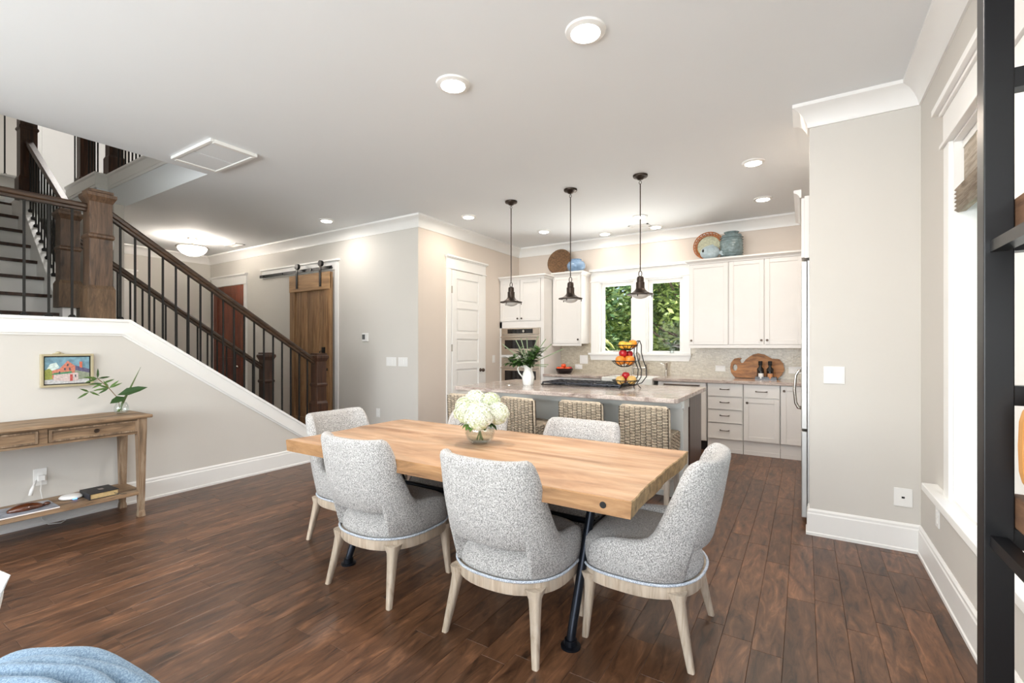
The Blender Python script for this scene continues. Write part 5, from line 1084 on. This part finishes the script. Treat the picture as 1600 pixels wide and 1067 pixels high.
# painting
py0, py1, pz0, pz1 = 1.085, 1.392, 1.03, 1.282
pic = T('framed_painting', 'small framed painting of a coral building with green awning', 'picture', (SX+.02, (py0+py1)/2, pz0))
fw = .016; fd = .034
P('frame', MB().box(SX, SX+fd, py0, py1, pz0, pz0+fw).box(SX, SX+fd, py0, py1, pz1-fw, pz1).box(SX, SX+fd, py0, py0+fw, pz0+fw, pz1-fw).box(SX, SX+fd, py1-fw, py1, pz0+fw, pz1-fw), 'brassf', pic, bevel=.002)
P('backing', box(SX, SX+.008, py0+fw, py1-fw, pz0+fw, pz1-fw), 'dark_and_shade', pic)
P('frame_ornament', MB().ball((SX+.02, py0+.10, pz1+.008), .012, .018, .012).ball((SX+.02, py0+.085, pz1+.002), .008, .02, .006).ball((SX+.02, py0+.115, pz1+.002), .008, .02, .006), 'brassf', pic, smooth='all')
a0, a1, b0, b1 = py0+fw+.008, py1-fw-.008, pz0+fw+.008, pz1-fw-.008
def paint(nm, col, poly, d):
    mb = MB().prism([(a0+(a1-a0)*u, b0+(b1-b0)*v) for u, v in poly], 'X', SX+.008, SX+.018+d*.0006); return P(nm, mb, plain('paint_'+nm, srgb(*col), .5, var=.22, scale=70, bump=.3, bscale=150), cv)
cv = P('canvas', MB().box(SX+.008, SX+.018, a0, a1, b0, b1), plain('paint_sky', srgb(118, 156, 172), .5, var=.3, scale=26, bump=.3, bscale=120), pic)
paint('cloud', (206, 222, 216), [(0, .45), (.12, .75), (.25, .8), (.32, .62), (.2, .5)], 1)
paint('street', (196, 196, 196), [(0, 0), (1, 0), (1, .2), (.45, .16), (0, .16)], 2)
paint('hedge', (146, 152, 74), [(0, .16), (0, .52), (.1, .58), (.18, .45), (.2, .18)], 3)
paint('facade', (206, 128, 106), [(.16, .2), (.16, .5), (.32, .56), (.5, .86), (.68, .64), (.68, .2)], 4)
paint('side_roof', (96, 90, 120), [(.67, .42), (.67, .68), (1, .52), (1, .36)], 5)
paint('side_wall', (140, 148, 128), [(.66, .14), (.66, .5), (1, .38), (1, .16)], 6)
paint('chimney', (206, 110, 82), [(.77, .6), (.77, .82), (.83, .82), (.83, .58)], 7)
paint('shopfront', (206, 188, 184), [(.18, .14), (.2, .36), (.74, .40), (.74, .1), (.5, .08)], 8)
paint('awning', (78, 136, 98), [(.14, .34), (.2, .41), (.58, .46), (.6, .42), (.56, .38)], 9)
paint('red_door', (184, 84, 78), [(.55, .09), (.55, .34), (.61, .34), (.61, .09)], 10)
for i, (u, v) in enumerate(((.30, .42), (.42, .55), (.53, .55), (.48, .70), (.66, .28))): paint('pane_%d' % i, (74, 84, 96), [(u, v-.045), (u, v+.045), (u+.03, v+.045), (u+.03, v-.045)], 11)
# shelf things
t = T('black_book', 'black leather-bound book at the right of the console shelf', 'book', (-4.58, 1.37, .20))
P('cover', MB().box(-4.69, -4.48, 1.27, 1.44, .20, .205).box(-4.69, -4.48, 1.27, 1.44, .24, .245).box(-4.69, -4.48, 1.265, 1.272, .20, .245), 'bookblk', t, bevel=.002); P('pages', box(-4.685, -4.485, 1.272, 1.435, .205, .24), 'paper', t); P('cover_emblem', box(-4.61, -4.56, 1.345, 1.375, .245, .2455), 'amber', t)
P('ribbon', MB().tube([(-4.485, 1.41, .22), (-4.46, 1.45, .203), (-4.455, 1.48, .201)], .0025, 4), 'bookblk', t)
t = T('white_puck_device', 'flat white rounded device with blue light on the console shelf', 'device', (-4.66, 1.21, .20)); P('case', MB().lathe([(.04, 0), (.066, .008), (.07, .016), (.06, .026), (.03, .031)], (-4.66, 1.21, .20), 26), 'plate', t, smooth='all'); P('light', box(-4.594, -4.588, 1.20, 1.225, .206, .212), 'led', t)
t = T('magazine', 'glossy magazine lying on the console shelf', 'magazine', (-4.6, .98, .20)); P('pages', box(-4.73, -4.47, .80, 1.10, .20, .207), 'plate', t); P('cover', box(-4.73, -4.47, .80, 1.10, .207, .209), 'magaz', t)
t = T('amber_shell', 'mottled amber glass shell resting on the magazine', 'ornament', (-4.58, .95, .209)); rg = []
for k in range(9):
    s = k/8; w_ = math.sin(PI*min(1, .06+s*.92))**.7; rg.append([(-4.58+.055*w_*math.cos(a), .86+.19*s, .212+max(0, .045*w_*math.sin(a))+.0) if math.sin(a) > 0 else (-4.58+.05*w_*math.cos(a), .86+.19*s, .2095) for a in [2*PI*j/16 for j in range(16)]])
P('shell', MB().rings(rg), 'amber', t, smooth='all'); P('lip', MB().ball((-4.58, 1.06, .222), .016, .02, .012), 'amber', t, smooth='all')
t = T('phone_charger', 'white plug and cord hanging from the outlet under the console', 'charger', (SX+.02, 1.09, .34)); P('plug', box(SX+.009, SX+.04, 1.07, 1.11, .335, .375), 'plate', t, bevel=.004)
P('cord', MB().tube([(SX+.03, 1.09, .335), (SX+.05, 1.08, .27), (SX+.045, 1.09, .21), (SX+.02, 1.10, .165), (SX+.03, 1.09, .05), (SX+.06, 1.12, .006), (SX+.10, 1.18, .005), (SX+.05, 1.22, .005)], .003, 6), 'plate', t, smooth='all')
P('second_plug', MB().tube([(SX+.04, 1.06, .35), (SX+.07, 1.03, .29), (SX+.075, 1.02, .25)], [.003, .012, .012], 8), 'plate', t, smooth='all')

# ------------------------------------------------------------------ ladder shelf by the right wall
lx, ly = .295, 1.19
sh = T('ladder_shelf', 'tall black steel shelf with rustic wood boards at the right edge', 'shelf', (.45, .8, 0))
for x in(lx, .60):
    for y in(ly, .30): P('post', box(x-.02, x+.02, y-.02, y+.02, 0, 2.25), 'black', sh, bevel=.002)
for z in(.2, .62, 1.0, 1.255, 1.53, 1.82, 2.22):
    for y in(ly, .30): P('side_bar', box(lx+.02, .58, y-.015, y+.015, z-.02, z+.015), 'black', sh)
for z in(.2, .62, 1.0, 1.53, 2.22): 
    P('front_bar', box(lx-.012, lx+.012, .32, ly-.02, z-.02, z+.0), 'black', sh)
    P('board', box(lx+.021, .59, .27, ly+.012, z+.016, z+.074), 'rustic', sh, bevel=.005)
t = T('honey_serving_board', 'rounded honey-coloured wooden board standing on the steel shelf', 'board', (.5, 1.0, 1.062))
pp = [(.435+.13*math.copysign(abs(math.cos(a))**.5, math.cos(a)), 1.171+.096*math.copysign(abs(math.sin(a))**.5, math.sin(a))) for a in [2*PI*k/32 for k in range(32)]]
P('board', MB().prism(pp, 'Y', 1.10, 1.125), 'honey', t, bevel=.004)

# ------------------------------------------------------------------ sofa end with throw and pillow
sf = T('sofa', 'pale fabric sofa at the lower left under a blue throw', 'sofa', (0, 0, 0))
P('base', box(-1.9, -.40, -.85, .2, .10, .36), 'sofa', sf, bevel=.03, seg=3); P('seat_cushion', box(-1.88, -.48, -.70, .19, .36, .45), 'sofa', sf, bevel=.04, seg=3)
P('arm', box(-.40, -.03, -.85, .0, .10, .585), 'sofa', sf, bevel=.06, seg=4); P('back_rest', box(-1.9, -.40, -.95, -.72, .36, .72), 'sofa', sf, bevel=.05, seg=4)
for x in(-1.8, -.12):
    for y in(-.8, -.08): P('foot', MB().lathe([(.02, 0), (.03, .12)], (x, y, 0), 12), 'stair', sf)
thr = T('blue_throw', 'fluffy blue throw folded over the sofa arm', 'throw', (0, 0, 0))
def roll(y0, z0, ry, rz, x0, x1, ph, drop):
    rg = []
    for k in range(33):
        s = k/32; x = x0+(x1-x0)*s; m = abs(2*s-1); e = max(.1, math.sqrt(max(0.0, 1-max(0, (m-.86)/.14)**2))); wv = 1+.07*math.sin(s*9+ph)
        yy = y0+.014*math.sin(s*6+ph)-.02*m*m; zz = z0-drop*m**2.6+.006*math.sin(s*13+ph)
        rg.append([(x, yy+ry*e*wv*math.cos(a), zz+rz*e*wv*math.sin(a)) for a in [2*PI*j/18 for j in range(18)]])
    return MB().rings(rg)
for j, (y0, z0, ry, rz, x1) in enumerate(((.0, .575, .034, .06, .02), (-.055, .60, .028, .055, .035), (-.105, .61, .027, .055, .03), (-.155, .615, .028, .055, .045), (-.21, .62, .03, .05, .04), (-.27, .62, .033, .05, .05), (-.335, .62, .036, .05, .05))):
    P('fold', roll(y0, z0, ry, rz, -.47, x1, j*1.7, .10), 'blanket', thr, smooth='all')
pw = T('white_pillow', 'white cushion corner poking up at the left edge', 'cushion', (0, 0, 0)); rg = []
for k in range(17):
    s = 2*k/16-1; th_ = .06*(1-abs(s)**2.4)+.006; hw = .15*(1-.08*(1-s*s)); row = []
    for j in range(24):
        a = 2*PI*j/24; u = hw*math.copysign(abs(math.cos(a))**.55, math.cos(a)); v = .15*s; w = th_*math.sin(a)*(1-.85*abs(math.cos(a))**5)
        g = math.radians(-17); row.append((-.67+u*math.cos(g)-v*math.sin(g), 0.11+w, .65+u*math.sin(g)+v*math.cos(g)))
    rg.append(row)
P('cushion', MB().rings(rg), 'linen', pw, smooth='all')
for o in(sf, thr, pw): o.location = (-1.27, .497, 0); o.rotation_euler = (0, 0, math.radians(32.08))

# ------------------------------------------------------------------ garden outside
gd = struct('ground', box(-30, 30, 7.3, 40, -.4, -.3).box(1.0, 30, -30, 7.3, -.4, -.3), 'lawn', 'lawn outside the kitchen windows', 'lawn')
def tree(x, y, h, rx, n, mat, label, zc=None, seed=1, ls=.16):
    r = random.Random(seed); t = T('garden_tree', label, 'tree', (x, y, -.3)); pts = [(x+.15*math.sin(k*1.3+seed), y+.1*math.cos(k), -.3+h*.8*k/6) for k in range(7)]
    tr = MB().tube(pts, [.16-.018*k for k in range(7)], 8)
    brn = []
    for k in range(12):
        z = h*(.15+.6*r.random()); a = r.random()*2*PI; L = rx*r.uniform(.5, .95); q = (x+L*math.cos(a), y+L*math.sin(a), z+L*.5); brn.append(q); tr.tube([(x, y, z), ((x+q[0])/2, (y+q[1])/2, z+L*.15), q], [.05, .035, .012], 5)
    P('trunk', tr, 'bark', t, smooth='all'); mb = MB()
    cl_ = [(x+rx*r.uniform(-1, 1), y+rx*.8*r.uniform(-1, 1), h*r.uniform(.05, 1.0), r.uniform(.3, .8)) for _ in range(60)]
    for j in range(n):
        cx_, cy_, cz_, cr_ = cl_[r.randrange(60)]; d = Vector((r.gauss(0, 1), r.gauss(0, 1), r.gauss(0, 1))).normalized(); p = Vector((cx_, cy_, cz_))+d*cr_*r.random()**.4
        x_ = Vector((r.gauss(0, 1), r.gauss(0, 1), r.gauss(0, .5))).normalized(); y_ = x_.cross(d+Vector((0, -.6, .8))).normalized(); L = ls*r.uniform(.6, 1.2)
        mb.add([p-x_*L*.5, p+y_*L*.22, p+x_*L*.5, p-y_*L*.22], [(0, 1, 2, 3)], r.random())
    o = P('foliage', mb, mat, t); o['kind'] = 'stuff'
tree(-4.6, 10.6, 5.0, 1.5, 9000, 'tree2', 'dense green tree outside the left kitchen window', seed=2)
tree(-2.3, 11.6, 5.2, 1.5, 9000, 'tree1', 'bright sunlit tree outside the right kitchen window', seed=3)
tree(-6.4, 12.6, 6.0, 2.0, 8000, 'tree1', 'sunlit tree standing behind the palm fronds', seed=4, ls=.2); tree(-3.6, 14.5, 6.5, 2.4, 9000, 'tree2', 'tall tree at the back of the garden', seed=5, ls=.22); tree(-.6, 13.5, 6.0, 2.0, 7000, 'tree1', 'tree at the right of the garden beyond the window edge', seed=6, ls=.2)
for k, (x, lb) in enumerate(((-9.5, 'left clump of the tall hedge at the back of the garden'), (-6.6, 'left middle clump of the tall garden hedge'), (-3.6, 'right middle clump of the tall garden hedge'), (-.6, 'right clump of the tall hedge at the back of the garden'))):
    tree(x, 17.5, 6.5, 2.2, 6500, 'tree1' if k % 2 else 'tree2', lb, seed=20+k, ls=.3)
tree(-2.75, 12.9, 3.0, 1.1, 7000, 'tree1', 'leafy shrub low outside the right kitchen window', seed=31, ls=.18); tree(-4.3, 13.2, 3.0, 1.1, 6000, 'tree1', 'leafy shrub low outside the left kitchen window', seed=32, ls=.18)
tree(4.2, 6.0, 4.5, 1.6, 5000, 'tree2', 'tree outside the right wall windows', seed=8, ls=.2)
pm = T('garden_palm', 'sunlit palm fronds low outside the left kitchen window', 'palm', (-4.35, 9.0, -.3)); P('trunk', MB().tube([(-4.35, 9.0, -.3), (-4.35, 9.0, .9), (-4.33, 9.0, 1.55)], [.12, .1, .07], 10), 'bark', pm, smooth='all')
for k in range(11):
    a = 2*PI*k/11; fr_ = MB(); pts = []
    for j in range(9): s = j/8; pts.append(Vector((-4.33+1.0*s*math.cos(a), 9.0+.8*s*math.sin(a), 1.55+.45*s-.75*s*s+.25*math.sin(k*2.3)*s)))
    fr_.tube(pts, .008, 4, rnd=.5)
    for j in range(1, 9):
        d = (pts[j]-pts[j-1]).normalized(); sd_ = d.cross(Vector((0, 0, 1))).normalized()
        for s in(-1, 1):
            for q in(0, .5): fr_.leaf(tuple(pts[j]-d*.06*q), tuple(sd_*s+d*.7-Vector((0, 0, .25))), .26, .022, .15, random.random())
    P('frond', fr_, 'palm', pm)
